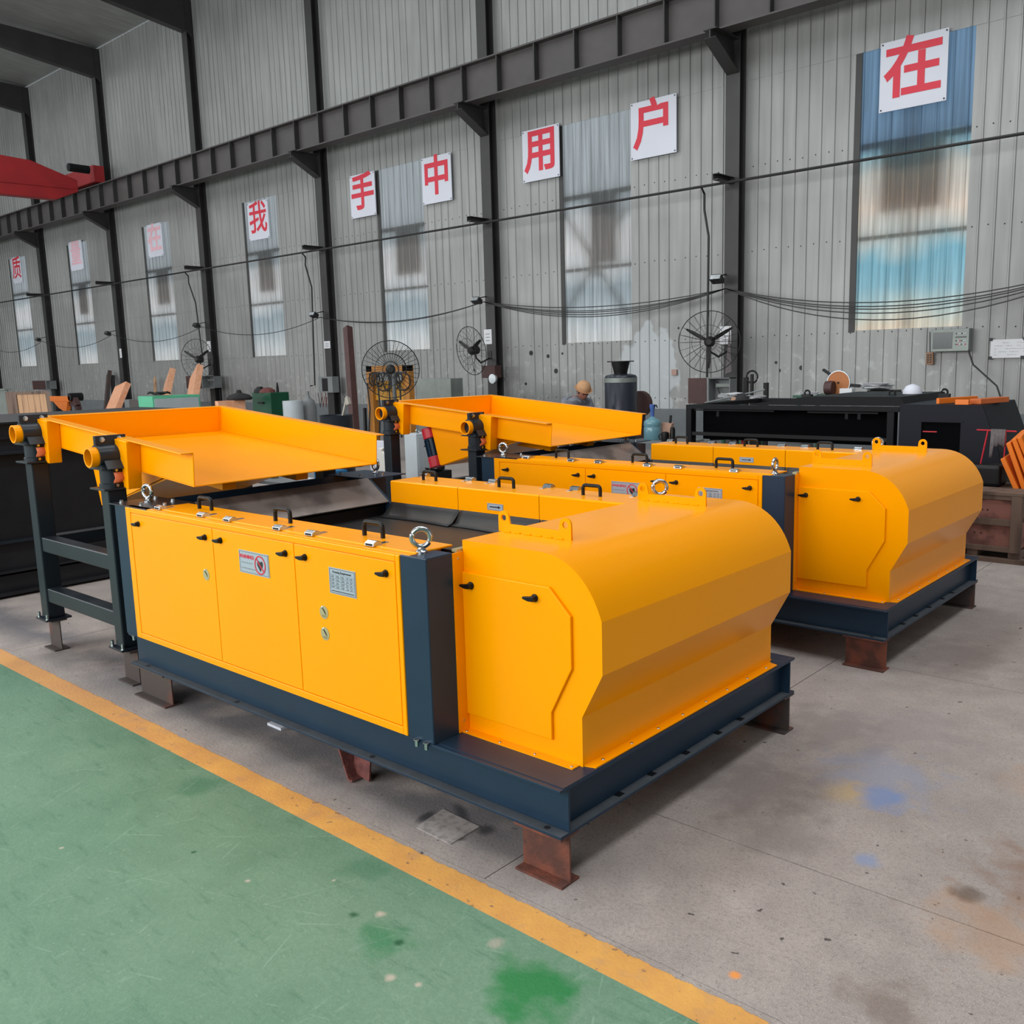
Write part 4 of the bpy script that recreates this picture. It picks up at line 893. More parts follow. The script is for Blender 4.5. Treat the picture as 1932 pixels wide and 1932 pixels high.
# switch boxes hung on the columns (door swung open to the left)
def switchbox(label, i, u0, u1, u2, v0, v1, Y=11.92):
    a, b, c = at(u0, v0, Y=Y), at(u1, v0, Y=Y), at(u2, v1, Y=Y)
    t = thing('switch_box', label, 'switch box', (b.x, 12.0, c.z), 'switch boxes on the columns')
    x0, x1, z0, z1 = b.x, c.x, c.z, b.z
    q = MB().box(x0, x1, Y + .22, Y + .235, z0, z1).box(x0, x0 + .015, Y, Y + .22, z0, z1).box(x1 - .015, x1, Y, Y + .22, z0, z1).box(x0, x1, Y, Y + .22, z0, z0 + .015).box(x0, x1, Y, Y + .22, z1 - .015, z1)
    q.build('box_shell', GREYD, t); q = MB().box(x0 - .02, a.x, Y - .03, Y - .015, z0, z1).build('box_door', BROWNB, t)
    MB().box(x0 + .08, x1 - .08, Y + .12, Y + .2, z1 - .16, z1 - .1).build('terminal_block', GREYC, t)
    MB().tube([(x0 + .06, Y + .18, z1 - .06), (x0 + .12, Y + .15, (z0 + z1) / 2), (x0 + .2, Y + .16, z0 + .06)], .008, 6).build('wiring', WIRE, t)
    MB().tube([(x1 - .1, Y + .2, z0), (x1 - .12, Y + .22, z0 - .4), (x1 - .06, Y + .22, .02)], .012, 6).build('supply_cable', WIRE, t)
switchbox('open switch box with dark brown door under the fan right of the household board', 2, 1300, 1336, 1377, 713, 762)
switchbox('open dark switch box on the column left of the self board', 5, 352, 381, 405, 709, 733)
switchbox('dark switch box low on a far column at left', 8, 62, 86, 95, 718, 735)
def wbox(name, label, cat, u0, v0, u1, v1, Y, dp, m_, grp=None):
    a, b = at(u0, v0, Y=Y), at(u1, v1, Y=Y); t = thing(name, label, cat, ((a.x + b.x) / 2, Y + dp, b.z), grp)
    MB().box(a.x, b.x, Y, Y + dp, b.z, a.z).build('box_shell', m_, t, bevel=.006); return t, a, b
t, a, b = wbox('switch_box', 'rusty brown box with round gauge on the column left of the use board', 'switch box', 908, 690, 934, 713, 11.95, .20, BROWNB, 'switch boxes on the columns')
g = at(921, 715, Y=11.78); MB().lathe([(.10, 0), (.10, .05), (.085, .06)], (g.x, 11.9, g.z), 20, 'y').build('gauge', CHROME, t, smooth=True)
t, a, b = wbox('switch_box', 'pinkish grey switch box with dangling cables left of the hand board column', 'switch box', 600, 711, 628, 741, 11.95, .20, GREYD, 'switch boxes on the columns')
MB().box(a.x + .16, a.x + .38, 11.94, 11.95, b.z + .04, a.z - .04).build('opening', BLACKP, t)
for k in range(3): MB().tube([(a.x + .1 + .15 * k, 11.85, b.z), (a.x + .2 + .12 * k, 11.82, b.z - .35), (a.x + .25 + .1 * k, 11.85, b.z - .1)], .010, 6).build('cable', HOSE if k else WIRE, t)

# operator panel, remote and paper on the right of the wall
a, b = at(1757, 622, Y=12.22), at(1827, 662, Y=12.22)
t = thing('operator_panel', 'grey control panel with dark screen and button rows under the right window', 'control panel', ((a.x + b.x) / 2, 12.38, b.z))
MB().box(a.x, b.x, 12.22, 12.385, b.z, a.z).build('panel_case', GREYC, t, bevel=.005)
MB().box(a.x + .03, a.x + (b.x - a.x) * .57, 12.215, 12.22, b.z + .04, a.z - .045).build('screen', mat('dark_screen', (52, 62, 62), .15), t)
for r_ in range(4):
    for k in range(6):
        xx = a.x + (b.x - a.x) * .66 + k * (b.x - a.x) * .048; zz = a.z - .07 - r_ * (a.z - b.z) * .16
        MB().box(xx, xx + .014, 12.212, 12.22, zz - .008, zz + .008).build('button', (REDT if (k + r_) % 4 == 0 and r_ > 1 else BLACKT if r_ == 1 or k % 3 == 0 else WHITE), t)
pw = at(1823, 655, Y=12.2); pe = at(1890, 756, Y=11.9)
tag(MB().tube([(pw.x, 12.25, pw.z), (pw.x + .12, 12.15, pw.z - .25), (pe.x - .1, 12.0, pe.z + .2), (pe.x, 11.9, pe.z)], .012, 8).build('panel_cable', WIRE, smooth=True), 'black cable running down from the grey control panel', 'cable')
a, b = at(1746, 665, Y=12.3), at(1759, 688, Y=12.3)
t = thing('remote_pendant', 'small brown hand pendant with buttons hanging on the wall by the control panel', 'remote control', ((a.x + b.x) / 2, 12.36, b.z))
MB().box(a.x, b.x, 12.32, 12.36, b.z, a.z).build('pendant_case', mat('worn_tan_plastic', (150, 112, 84), .6), t, bevel=.01)
for r_ in range(4):
    for k in range(2): MB().box(a.x + .02 + k * .04, a.x + .045 + k * .04, 12.312, 12.32, a.z - .05 - r_ * .035, a.z - .03 - r_ * .035).build('button', BLACKT, t)
MB().tube([((a.x + b.x) / 2, 12.34, a.z), ((a.x + b.x) / 2 - .02, 12.36, a.z + .3)], .006, 6).build('pendant_cord', WIRE, t)
a, b = at(1870, 641, Y=12.36), at(1950, 674, Y=12.36)
t = tag(MB().box(a.x, b.x, 12.352, 12.356, b.z, a.z).build('paper_sheet', PAPER), 'white handwritten paper sheet taped to the wall at far right', 'paper')
for (px_, pz_) in ((a.x, a.z), (a.x, b.z), (b.x - .12, a.z), (b.x - .14, b.z)): MB().box(px_ - .025, px_ + .025, 12.348, 12.352, pz_ - .02, pz_ + .025).build('tape', BLACKT, t)
for r_ in range(5):
    q = MB(); xx = a.x + .05
    while xx < b.x - .05:
        l = random.uniform(.01, .04)
        if random.random() < .55: q.box(xx, xx + l, 12.349, 12.352, a.z - .05 - r_ * .042, a.z - .046 - r_ * .042)
        xx += l + .012
    q.build('handwriting', GREYD, t)
# old holes and blobs on the siding
for k, (u, v_, r_) in enumerate([(1002, 666, .05), (1034, 672, .04), (1049, 700, .05), (992, 724, .03), (1061, 667, .025), (949, 716, .06), (1464, 684, .025), (1470, 699, .03), (1512, 694, .04), (1280, 619, .02)]):
    p = at(u, v_, Y=YW - .004); tag(MB().lathe([(r_, -.003), (r_, .003)], (p.x, YW - .004, p.z), 9, 'y').build('siding_hole', BLACKT), 'small dark hole or blot in the grey siding', 'hole', 'holes in the siding')
p = at(1272, 703, Y=YW - .03); t = tag(MB().box(p.x - .05, p.x + .06, YW - .05, YW - .02, p.z - .05, p.z + .06).build('wall_socket', mat('pinkish_plastic', (170, 140, 130), .6), bevel=.006), 'small tilted pinkish switch on the siding beside the dark tank', 'socket')

# ================================================================== OBJECTS ALONG THE WALL, LEFT
def cabinet3(name, label, cat, u0, u1, u2, vt, Y, m_, z0=0., vbot=None, side=None, lid=None, grp=None):
    x0, x1, y0, y1, z0, z1 = box3(u0, u1, u2, vt, Y, z0, vbot)
    t = thing(name, label, cat, ((x0 + x1) / 2, (y0 + y1) / 2, z0), grp)
    MB().box(x0, x1, y0, y1, z0, z1).build('body', m_, t, bevel=.008)
    if side: MB().box(x1, x1 + .012, y0 + .04, y1 - .04, z0 + .05, z1 - .06).build('side_panel', side, t, bevel=.003)
    if lid: MB().box(x0 - .06, x1 + .06, y0 - .06, y1 + .06, z1, z1 + .03).build('top_plate', lid, t)
    return t, (x0, x1, y0, y1, z0, z1)
# long black machine standing crosswise behind the front feeder stand
LBLK = mat('worn_black_paint', (27, 30, 35), .45, scale=3, rgb2=(21, 23, 27), cov=.5, spec=.4)
t = thing('black_machine_body', 'large black machine body behind the front feeder stand at far left', 'machine', (-6.6, 1.6, 0))
MB().box(-7.4, -5.76, -.6, 2.35, .16, 1.08).build('body', LBLK, t, bevel=.004)
MB().box(-7.4, -5.70, -.6, 2.45, 0.02, .045).box(-5.78, -5.76, -.6, 2.45, .045, .19).box(-7.4, -5.70, -.6, 2.45, .19, .205).build('base_rail', LBLK, t)
MB().box(-5.78, -5.70, -.6, 2.35, .415, .43).build('lower_ledge', DSTEEL, t)
MB().box(-7.4, -5.68, -.6, 2.35, 1.08, 1.10).box(-5.80, -5.76, -.6, 2.35, 1.10, 1.19).build('upper_ledge', DSTEEL, t)
MB().box(-7.4, -5.72, -.6, 2.35, 1.19, 1.205).box(-7.4, -5.80, -.6, 2.35, 1.205, 1.30).box(-7.4, -5.76, -.6, 2.35, 1.30, 1.315).build('top_channel', LBLK, t)
t2, q = cabinet3('machine_cabinet', 'big grey cabinet with overhanging top plate at the far left edge', 'cabinet', -30, 12, 15, 736, 6., GREYC, lid=GREYC)
# tilted wooden crate
t = thing('wooden_crate', 'tilted dark wooden crate with pale planks inside, left of the front feeder', 'crate', (-13.5, 4, .9))
P0, P1, P2, P3 = at(15, 740, Y=4), at(92, 738, Y=4), at(99, 784, Y=4), at(22, 790, Y=4)
back = Vector((-.42, .10, .0))
def quad(mb, a, b, c, d, n): mb.add([a, b, c, d, a + n, b + n, c + n, d + n], [(0, 1, 2, 3), (7, 6, 5, 4), (0, 4, 5, 1), (1, 5, 6, 2), (2, 6, 7, 3), (3, 7, 4, 0)]); return mb
def L2(s_, r_): top = P0.lerp(P1, s_); bot = P3.lerp(P2, s_); return top.lerp(bot, r_)
q = MB()
for (s0, r0, s1, r1) in ((0, 0, 1, .10), (0, .90, 1, 1), (0, .1, .20, .9), (.93, .1, 1, .9)): quad(q, L2(s0, r0), L2(s1, r0), L2(s1, r1), L2(s0, r1), back)
q.build('crate_frame', WOODD, t)
for k in range(5):
    s0, s1 = .20 + .146 * k, .20 + .146 * (k + 1) - .008
    quad(MB(), L2(s0, .1) + back * .12, L2(s1, .1) + back * .12, L2(s1, .9) + back * .12, L2(s0, .9) + back * .12, back * .1).build('plank', WOODL, t)
bb = MB().box(min(P3.x, P2.x) - .1, max(P3.x, P2.x) + .1, 4.0, 4.6, 0, P2.z - .01).build('crate_stand', BLACKP, t)
# small orange feeder with brown bracket
x0, x1, y0, y1, z0, z1 = box3(93, 131, 139, 748, 7.5)
t = thing('small_feeder', 'small orange tray feeder on red-brown legs beyond the wooden crate', 'feeder', (x0, y0, 0))
zm = at(131, 758, Y=7.5).z; zl = at(124, 778, Y=7.5).z
MB().box(x0, x1, y0, y1, zm, z1).build('tray', ORNG, t, bevel=.01)
MB().prism([(x0 + .2, zm), (x1 - .15, zm), (x1 - .3, zl), (x0 + .5, zl + .1)], 'y', y0 + .1, y1 - .1).build('hopper', ORNG, t)
lx0, lx1 = at(128, 765, Y=7.6).x, at(147, 765, Y=7.6).x
q = MB().bar((lx1 - .2, 7.6, z1), (lx0, 7.6, .9), .12, .12).bar((lx1 - .2, 7.6, z1), (lx1, 7.6, .9), .12, .12).bar((lx0, 7.6, .95), (lx1, 7.6, .95), .1, .1).bar((lx0, 7.6, .9), (lx0, 7.6, 0), .12, .12).bar((lx1, 7.6, .9), (lx1, 7.6, 0), .12, .12)
q.build('leg_frame', BROWNB, t); MB().cyl((lx1 - .2, 7.5, z1 - .02), (lx1 - .2, 7.8, z1 - .02), .10, 16).build('bearing', BLACKP, t, smooth=True)
# leaning and stored pieces against the wall
def leaner(name, label, cat, top, bot, Y0, Y1, wd, th, m_, grp=None):
    """piece leaning on the wall: bottom on the floor below bot pixel"""
    a = at(top[0], top[1], Y=Y1); b = at(bot[0], bot[1], Y=Y0); k = (a.z - 0) / max(.05, a.z - b.z); g = a + (b - a) * k
    return tag(MB().bar(a, g, wd, th, (0, 1, 0)).build(name, m_, bevel=.004), label, cat, grp)
leaner('steel_channel', 'rusty brown steel channel leaning on the wall at left', 'steel bar', (206, 704), (200, 775), 11.4, 12.2, .26, .12, RUSTD)
leaner('steel_channel', 'black steel bar leaning behind the rusty channel at left', 'steel bar', (213, 712), (214, 760), 11.6, 12.25, .18, .10, BLACKP)
leaner('steel_beam', 'tall dark steel beam leaning left of the drum fan', 'steel bar', (656, 618), (669, 808), 7.8, 8.4, .13, .12, BROWNB)
leaner('thin_bar', 'thin black bar standing between the tall beam and drum fan', 'steel bar', (688, 770), (690, 820), 8.2, 8.3, .05, .05, BLACKP)
leaner('timber_board', 'short tan board leaning on the far wall behind the teal cabinet', 'board', (292, 713), (293, 742), 12.0, 12.2, .16, .03, WOODL)
for lab, tp, bt, wd, Y in (('wide orange film-wrapped panel leaning left of the teal cabinet', (232, 727), (212, 776), .75, 10.0), ('orange film-wrapped panel leaning behind the teal cabinet', (321, 710), (314, 745), .62, 10.8), ('orange film-wrapped panel leaning behind the open switch box at left', (371, 702), (364, 748), .62, 10.4)):
    t = leaner('wrapped_parcel', lab, 'panel', tp, bt, Y, Y + .45, wd, .16, ORNGF, 'orange wrapped panels')
t, q = cabinet3('dark_cabinet', 'low dark grey cabinet between wrapped panel and teal cabinet', 'cabinet', 234, 243, 259, 754, 9.6, GREYD)
t, q = cabinet3('teal_cabinet', 'pale teal cabinet with grey side behind the front feeder tray', 'cabinet', 260, 287, 377, 748, 8.0, TEAL, side=GREYP)
x0, x1, y0, y1, z0, z1 = q
n = 12; vs = []; fs = []
for i in range(n + 1):
    for j in range(5):
        vs.append((x0 + .2 + (x1 - x0 - .3) * j / 4 + random.uniform(-.04, .04), y0 + .15 + (y1 - y0 - .8) * i / n, z1 + .03 + .02 * math.sin(i * 1.1 + j) + random.uniform(0, .03)))
for i in range(n):
    for j in range(4): k = i * 5 + j; fs.append((k, k + 1, k + 6, k + 5))
o = tag(MB().add(vs, fs).build('black_cloth', CLOTH, smooth=True), 'crumpled black cloth lying on the teal cabinet', 'cloth'); so = o.modifiers.new('thick', 'SOLIDIFY'); so.thickness = .03
t, q = cabinet3('wrapped_crate', 'low orange film-wrapped crate behind the front feeder tray', 'crate', 405, 411, 463, 757, 7.6, ORNGF)
tag(MB().lathe([(.24, 0), (.26, .04), (.2, .10), (.06, .14), (.04, .20)], (q[1] - .12, q[2] + .55, q[5]), 18).build('black_hood', CLOTH, smooth=True), 'black rounded cover sitting on the low orange crate', 'cover')
t, q = cabinet3('tool_chest', 'dark green tool chest with clutter on top, behind the front feeder', 'tool chest', 475, 510, 545, 741, 8.6, GREEN)
x0, x1, y0, y1, z0, z1 = q
MB().box(x0 + .5 * (x1 - x0) - .1, x0 + .5 * (x1 - x0) + .1, y0 - .04, y0, z1 - .22, z1 - .19).build('drawer_handle', BLACKP, t)
for lab, nm, m_, sz, (dx, dy) in (('pink-red rag heap on the green tool chest', 'rag', HOSE, (.34, .3, .10), (.55, .3)), ('black grinder lying on the green tool chest', 'angle_grinder', BLACKP, (.26, .14, .12), (.25, .2)), ('small black clamp upright on the green tool chest', 'clamp', BLACKP, (.06, .06, .2), (.8, .6))):
    xx, yy = x0 + (x1 - x0) * dx, y0 + (y1 - y0) * dy
    q2 = MB().lathe([(sz[0] * .5, 0), (sz[0] * .45, sz[2] * .5), (sz[0] * .2, sz[2])], (xx, yy, z1), 10); tag(q2.build(nm, m_, smooth=True), lab, 'cloth' if nm == 'rag' else 'tool')
# cylinders and drum
def onfloor(u, v, Y): p = at(u, v, Y=Y); return p.x, p.z
x_, zt_ = onfloor(552, 756, 8.2)
tag(MB().lathe([(.19, 0), (.19, zt_)], (x_, 8.2, 0), 28).build('pipe_section', GREYP, smooth=True), 'light grey upright pipe section right of the green tool chest', 'pipe')
x_, zt_ = onfloor(581, 750, 8.6)
tag(MB().lathe([(.15, 0), (.155, .05), (.155, zt_ - .18), (.12, zt_ - .06), (.045, zt_), (.04, zt_ + .03), (.03, zt_ + .04), (.03, zt_ + .12)], (x_, 8.6, 0), 24).build('gas_cylinder', GREYD, smooth=True), 'dark grey gas cylinder standing by the wall left of the drum', 'gas cylinder')
x_, zt_ = onfloor(634, 783, 6.6)
tag(MB().lathe([(.25, 0), (.25, .28), (.258, .29), (.25, .30), (.25, .56), (.258, .57), (.25, .58), (.25, zt_ - .02), (.262, zt_), (.24, zt_), (.24, zt_ - .02)], (x_, 6.6, 0), 30).build('steel_drum', DSTEEL, smooth=True), 'dark steel drum holding long-handled tools behind the front feeder', 'drum')
a, b = at(655, 748, Y=6.6), at(647, 784, Y=6.6)
tag(MB().bar(a, b + (b - a) * .6, .03, .03).bar(a + Vector((0, 0, -.02)), a + Vector((.03, 0, -.12)), .07, .05).build('long_tool', mat('pale_handle', (160, 156, 146), .6)), 'pale-handled long tool standing in the steel drum', 'tool')
# yellow cable rack
a, b = at(690, 691, Y=8.6), at(770, 691, Y=8.6); zb_ = at(700, 755, Y=8.6).z
t = thing('cable_rack', 'mustard yellow rack hung with welding cables behind the drum fan', 'rack', ((a.x + b.x) / 2, 8.6, 0))
RACK = mat('mustard_rack_paint', (176, 116, 40), .5, var=.2)
MB().box(a.x, a.x + .16, 8.6, 8.72, 0, a.z).box(b.x - .16, b.x, 8.6, 8.72, 0, a.z).box(a.x, b.x, 8.6, 8.7, a.z - .1, a.z).build('rack_frame', RACK, t)
MB().box(a.x + .16, b.x - .16, 8.66, 8.68, zb_, at(700, 719, Y=8.6).z).build('rack_panel', mat('mustard_sheet', (206, 150, 44), .5, var=.1), t)
for k in range(9):
    xx = a.x + .2 + k * (b.x - a.x - .3) / 8; zz = a.z - .08; r_ = random.uniform(.08, .16)
    MB().torus((xx, 8.56, zz - r_ - .04), r_, .014, (random.uniform(-.3, .3), -1, 0), 18, 5).build('cable_loop', WIRE, t, smooth=True)
for k in range(4): MB().tube([(a.x + .05 + .3 * k, 8.57, a.z - .3), (a.x + .12 + .28 * k, 8.55, a.z - .75), (a.x + .02 + .3 * k, 8.57, a.z - 1.25)], .016, 6).build('hanging_cable_end', WIRE, t, smooth=True)
t, q = cabinet3('sheet_metal_box', 'grey galvanised box with dark side behind the rear feeder tray', 'box', 793, 850, 873, 714, 10.6, GREYC)
t, q = cabinet3('sheet_metal_box', 'lower pale grey metal box in front of the galvanised box', 'box', 785, 850, 852, 716, 10.3, GREYC)
# control cabinet, jug, portable panel
t, q = cabinet3('control_cabinet', 'light grey control cabinet with lifting ring between the two feeders', 'cabinet', 762, 785, 838, 819, 4.6, GREYP)
x0, x1, y0, y1, z0, z1 = q
MB().torus((x1 - .03, y0 + .05, z1 + .03), .022, .006, (1, 0, 0), 18, 6).build('lifting_ring', CHROME, t, smooth=True)
MB().box(x1, x1 + .006, y0 + .02, y1 - .03, z0 + .12, z1 - .03).build('cabinet_door', GREYP, t, bevel=.002)
t = thing('portable_panel', 'dark grey panel box with black rounded rim beside the control cabinet', 'box', (x1 + .3, y0 + .5, .3))
a, b = at(797, 838, Y=4.5), at(826, 890, Y=4.5)
MB().box(a.x, b.x, 4.5, 4.62, b.z, a.z).build('rim', BLACKP, t, bevel=.03, seg=3); MB().box(a.x + .03, b.x, 4.485, 4.5, b.z + .03, a.z - .03).build('face', GREYD, t, bevel=.01)
MB().box(a.x + .02, b.x, 4.47, 4.7, 0, b.z).build('stand', BLACKP, t)
for k in range(3): MB().lathe([(.012, 0), (.012, .01)], (a.x + .12, 4.475, a.z - .08 - .09 * k), 10, 'y').build('knob', BLACKT, t)
def at_top(u, v, Y): return at(u, v, Y=Y)
a, b = at(707, 857, Y=3.4), at(735, 895, Y=3.4); zt_ = at(715, 845, Y=3.4).z
t = thing('plastic_jug', 'white plastic jerry can standing behind the feed plate', 'jerry can', ((a.x + b.x) / 2, 3.4, .5))
MB().prism([(a.x, .50), (b.x, .50), (b.x, a.z - .03), (b.x - .08, a.z + .03), (b.x - .10, a.z + .03), (a.x + .12, zt_), (a.x + .05, zt_), (a.x, a.z - .02)], 'y', 3.4, 3.52).build('jug_body', PLAST, t, bevel=.012, seg=3)
MB().lathe([(.016, 0), (.016, .03)], (b.x - .075, 3.46, a.z + .02), 12).build('cap', HOSE, t)
x0, x1 = a.x - .35, b.x + .15
def bench(name, label, x0, x1, y0, y1, zt, m_, cat='bench'):
    t = thing(name, label, cat, ((x0 + x1) / 2, (y0 + y1) / 2, 0))
    MB().box(x0, x1, y0, y1, zt - .03, zt).build('bench_top', m_, t, bevel=.003)
    for xx in (x0 + .04, x1 - .08):
        for yy in (y0 + .04, y1 - .08): MB().box(xx, xx + .04, yy, yy + .04, 0, zt - .03).build('leg', m_, t)
    return t
bench('low_trolley', 'dark low trolley carrying the white jerry can', a.x - .5, b.x + .12, 3.3, 3.75, .50, DSTEEL, 'trolley')
tag(MB().box(a.x - .35, a.x - .02, 3.62, 3.66, .5, a.z + .1).build('white_sheet', WHITE, bevel=.004), 'white panel standing behind the white jerry can', 'panel')
t = bench('work_trolley', 'grey work trolley seen through gap between tray and feed plate', -6.3, -5.15, 2.75, 3.4, .62, GREYD, 'trolley')
p = at(600, 893, Y=3.0); tag(MB().box(-5.75, -5.55, 2.95, 3.1, .62, .626).build('paper_sheet', PAPER), 'white paper lying on the grey work trolley', 'paper')
tag(MB().box(-5.55, -5.3, 3.1, 3.3, .62, .70).build('blue_box', BLUEP, bevel=.004), 'blue box on the grey work trolley', 'box')
o = MB()
for k in range(7): o.tube([(-6.0 + random.uniform(-.1, .1), 2.95 + random.uniform(-.06, .06), .63), (-6.0 + random.uniform(-.1, .1), 2.95 + random.uniform(-.06, .06), .67)], .014, 7)
tag(o.build('fitting_heap', mat('brass_fittings', (150, 136, 100), .4, .7)), 'small heap of metal fittings on the grey work trolley', 'fittings')['kind'] = 'stuff'
t, q = cabinet3('blue_bin', 'blue steel bin behind the rear feeder tray end', 'bin', 1012, 1042, 1105, 853, 5.9, BLUEP)

# ================================================================== WORKER, TANK, WATER BOTTLE
def skinmesh(name, pts, edges, rad, m_, parent, sub=2):
    off = Vector(parent.location); me = bpy.data.meshes.new(name); me.from_pydata([Vector(p) - off for p in pts], edges, []); me.materials.append(m_)
    o = bpy.data.objects.new(name, me); C.objects.link(o); o.parent = parent
    sk = o.modifiers.new('skin', 'SKIN'); sk.use_smooth_shade = True
    for i, r_ in enumerate(rad):
        me.skin_vertices[0].data[i].radius = (r_, r_) if not isinstance(r_, tuple) else r_
    me.skin_vertices[0].data[0].use_root = True
    ss = o.modifiers.new('sub', 'SUBSURF'); ss.levels = sub; ss.render_levels = sub; return o
wx, wy = -6.28, 8.05
fd = Vector((.86, -.30, 0)).normalized(); sd = Vector((.32, .90, 0)).normalized()
def W(f, s_, z): return Vector((wx, wy, z)) + fd * f + sd * s_
t = thing('person', 'worker in tan cap and grey-blue shirt bending over his work behind the rear feeder tray', 'person', (wx, wy, 0))
B = [W(-.22, 0, .86), W(-.13, 0, .98), W(-.03, 0, 1.07), W(.02, 0, 1.13), W(.07, 0, 1.19),                    # 0 pelvis 1 waist 2 chest 3 upper chest 4 neck
     W(-.22, -.10, .82), W(-.18, -.11, .46), W(-.22, -.11, .09), W(-.10, -.12, .04),                            # 5-8 leg
     W(-.22, .10, .82), W(-.18, .11, .46), W(-.22, .11, .09), W(-.10, .12, .04),                                # 9-12
     W(.00, -.19, 1.09), W(.06, -.22, .90), W(.26, -.16, .84), W(.33, -.14, .83),                               # 13-16 arm
     W(.00, .19, 1.09), W(.06, .22, .90), W(.26, .16, .84), W(.33, .14, .83)]                                   # 17-20
Eg = [(0, 1), (1, 2), (2, 3), (3, 4), (0, 5), (5, 6), (6, 7), (7, 8), (0, 9), (9, 10), (10, 11), (11, 12), (3, 13), (13, 14), (14, 15), (15, 16), (3, 17), (17, 18), (18, 19), (19, 20)]
Rd = [.08, .08, .085, .06, .050, .08, .055, .038, .035, .08, .055, .038, .035, .030, .036, .030, .024, .030, .036, .030, .024]
pts, eds, rds = list(B), list(Eg), list(Rd)
for base, s_ in ((16, -1), (20, 1)):
    pc = len(pts); pts.append(B[base] + fd * .05 - Vector((0, 0, .01))); eds.append((base, pc)); rds.append((.030, .016))
    for k in range(4):
        r0 = pts[pc] + fd * .025 + sd * (k - 1.5) * .018; L_ = (.028, .033, .031, .024)[k]
        i0 = len(pts); pts += [r0, r0 + fd * L_ - Vector((0, 0, .008)), r0 + fd * L_ * 1.6 - Vector((0, 0, .028))]; eds += [(pc, i0), (i0, i0 + 1), (i0 + 1, i0 + 2)]; rds += [.0085, .008, .0065]
    i0 = len(pts); pts += [pts[pc] - sd * s_ * .035, pts[pc] - sd * s_ * .05 + fd * .03 - Vector((0, 0, .01))]; eds += [(pc, i0), (i0, i0 + 1)]; rds += [.010, .008]
skinmesh('body', pts, eds, rds, SKIN, t)
# head: turned right and bowed
hc = W(.15, .01, 1.245); hf = Vector((.80, -.42, -.62)).normalized(); hs = hf.cross(Vector((0, 0, 1))).normalized(); hu = hs.cross(hf)
MH = Matrix((hs, hf, hu)).transposed().to_4x4(); MH.translation = hc
bm = bmesh.new(); bmesh.ops.create_uvsphere(bm, u_segments=28, v_segments=20, radius=1.)
for v in bm.verts:
    x, y, z = v.co; w_ = 1.0 - .22 * max(0, -z) ** 1.5
    X_, Y_, Z_ = x * .074 * w_, y * .093 * (1 - .10 * max(0, -z)), z * .115
    if y > 0:
        Y_ -= .010 * math.exp(-((x / .5) ** 2 + ((z - .08) / .16) ** 2) * 2) * 1.0           # eye line
        Y_ += .024 * math.exp(-((x / .16) ** 2 + ((z + .18) / .22) ** 2) * 1.2)                # nose
        Y_ += .008 * math.exp(-((x / .32) ** 2 + ((z + .50) / .08) ** 2))                      # lips
        Y_ += .012 * math.exp(-((x / .35) ** 2 + ((z + .82) / .16) ** 2))                      # chin
    v.co = MH @ Vector((X_, Y_, Z_)) - Vector(t.location)
me = bpy.data.meshes.new('head'); bm.to_mesh(me); bm.free(); me.materials.append(SKIN); me.polygons.foreach_set('use_smooth', [True] * len(me.polygons))
o = bpy.data.objects.new('head', me); C.objects.link(o); o.parent = t
for s_ in (-1, 1):
    MB().lathe([(.004, -.006), (.016, -.004), (.021, .004), (.012, .008)], (0, 0, 0), 12, 'x').xf(MH @ Matrix.Translation((s_ * .074, -.005, .0)) @ Matrix.Scale(1.4, 4, (0, 0, 1))).build('ear', SKIN, t, smooth=True)
    MB().lathe([(.003, -.004), (.011, 0), (.003, .004)], (0, 0, 0), 10, 'y').xf(MH @ Matrix.Translation((s_ * .029, .086, .012)) @ Matrix.Scale(.5, 4, (0, 0, 1))).build('eye', BLACKT, t, smooth=True)
    MB().box(-.014, .014, -.004, .004, -.002, .002).xf(MH @ Matrix.Translation((s_ * .03, .090, .030))).build('eyebrow', BLACKT, t)
MB().box(-.020, .020, -.003, .003, -.0018, .0018).xf(MH @ Matrix.Translation((0, .100, -.058))).build('mouth', HOSE, t)
hair = [(.078 * math.cos(a_), .112 * math.sin(a_)) for a_ in []]
MB().lathe([(.0785, -.02), (.081, .02), (.079, .05)], (0, 0, 0), 24).xf(MH @ Matrix.Translation((0, -.012, .0)) @ Matrix.Scale(1.14, 4, (0, 1, 0))).build('hair', BLACKT, t, smooth=True)
cap = MB().lathe([(.090, .022), (.096, .045), (.092, .085), (.074, .118), (.042, .137), (.004, .143)], (0, 0, 0), 26).xf(MH @ Matrix.Translation((0, -.004, .012)) @ Matrix.Scale(1.14, 4, (0, 1, 0)) @ Matrix.Rotation(.12, 4, 'X')).build('cap', CAPM, t, smooth=True)
br = MB().lathe([(.088, .020), (.118, .030), (.122, .036), (.118, .034), (.088, .026)], (0, 0, 0), 26).xf(MH @ Matrix.Translation((0, -.004, .012)) @ Matrix.Scale(1.14, 4, (0, 1, 0)) @ Matrix.Rotation(.12, 4, 'X')).build('brim', CAPM, cap, smooth=True)
S_ = [B[0] + Vector((0, 0, .03)), B[1], B[2], B[3], B[3].lerp(B[4], .35), B[13], B[14], B[15], B[17], B[18], B[19]]
skinmesh('shirt', S_, [(0, 1), (1, 2), (2, 3), (3, 4), (3, 5), (5, 6), (6, 7), (3, 8), (8, 9), (9, 10)], [.135, .14, .155, .125, .075, .074, .060, .045, .074, .060, .045], SHIRT, t)
yk = MB().lathe([(.02, -.075), (.55, -.06), (.85, -.02), (.90, .02), (.62, .055), (.25, .068)], (0, 0, 0), 24)
yk.v = [B[3] + fd * (p_.x * .125) + sd * (p_.y * .205) + Vector((0, 0, p_.z - .012 - .02 * abs(p_.y))) for p_ in yk.v]
yk.build('shirt_yoke', SHIRT, t, smooth=True)
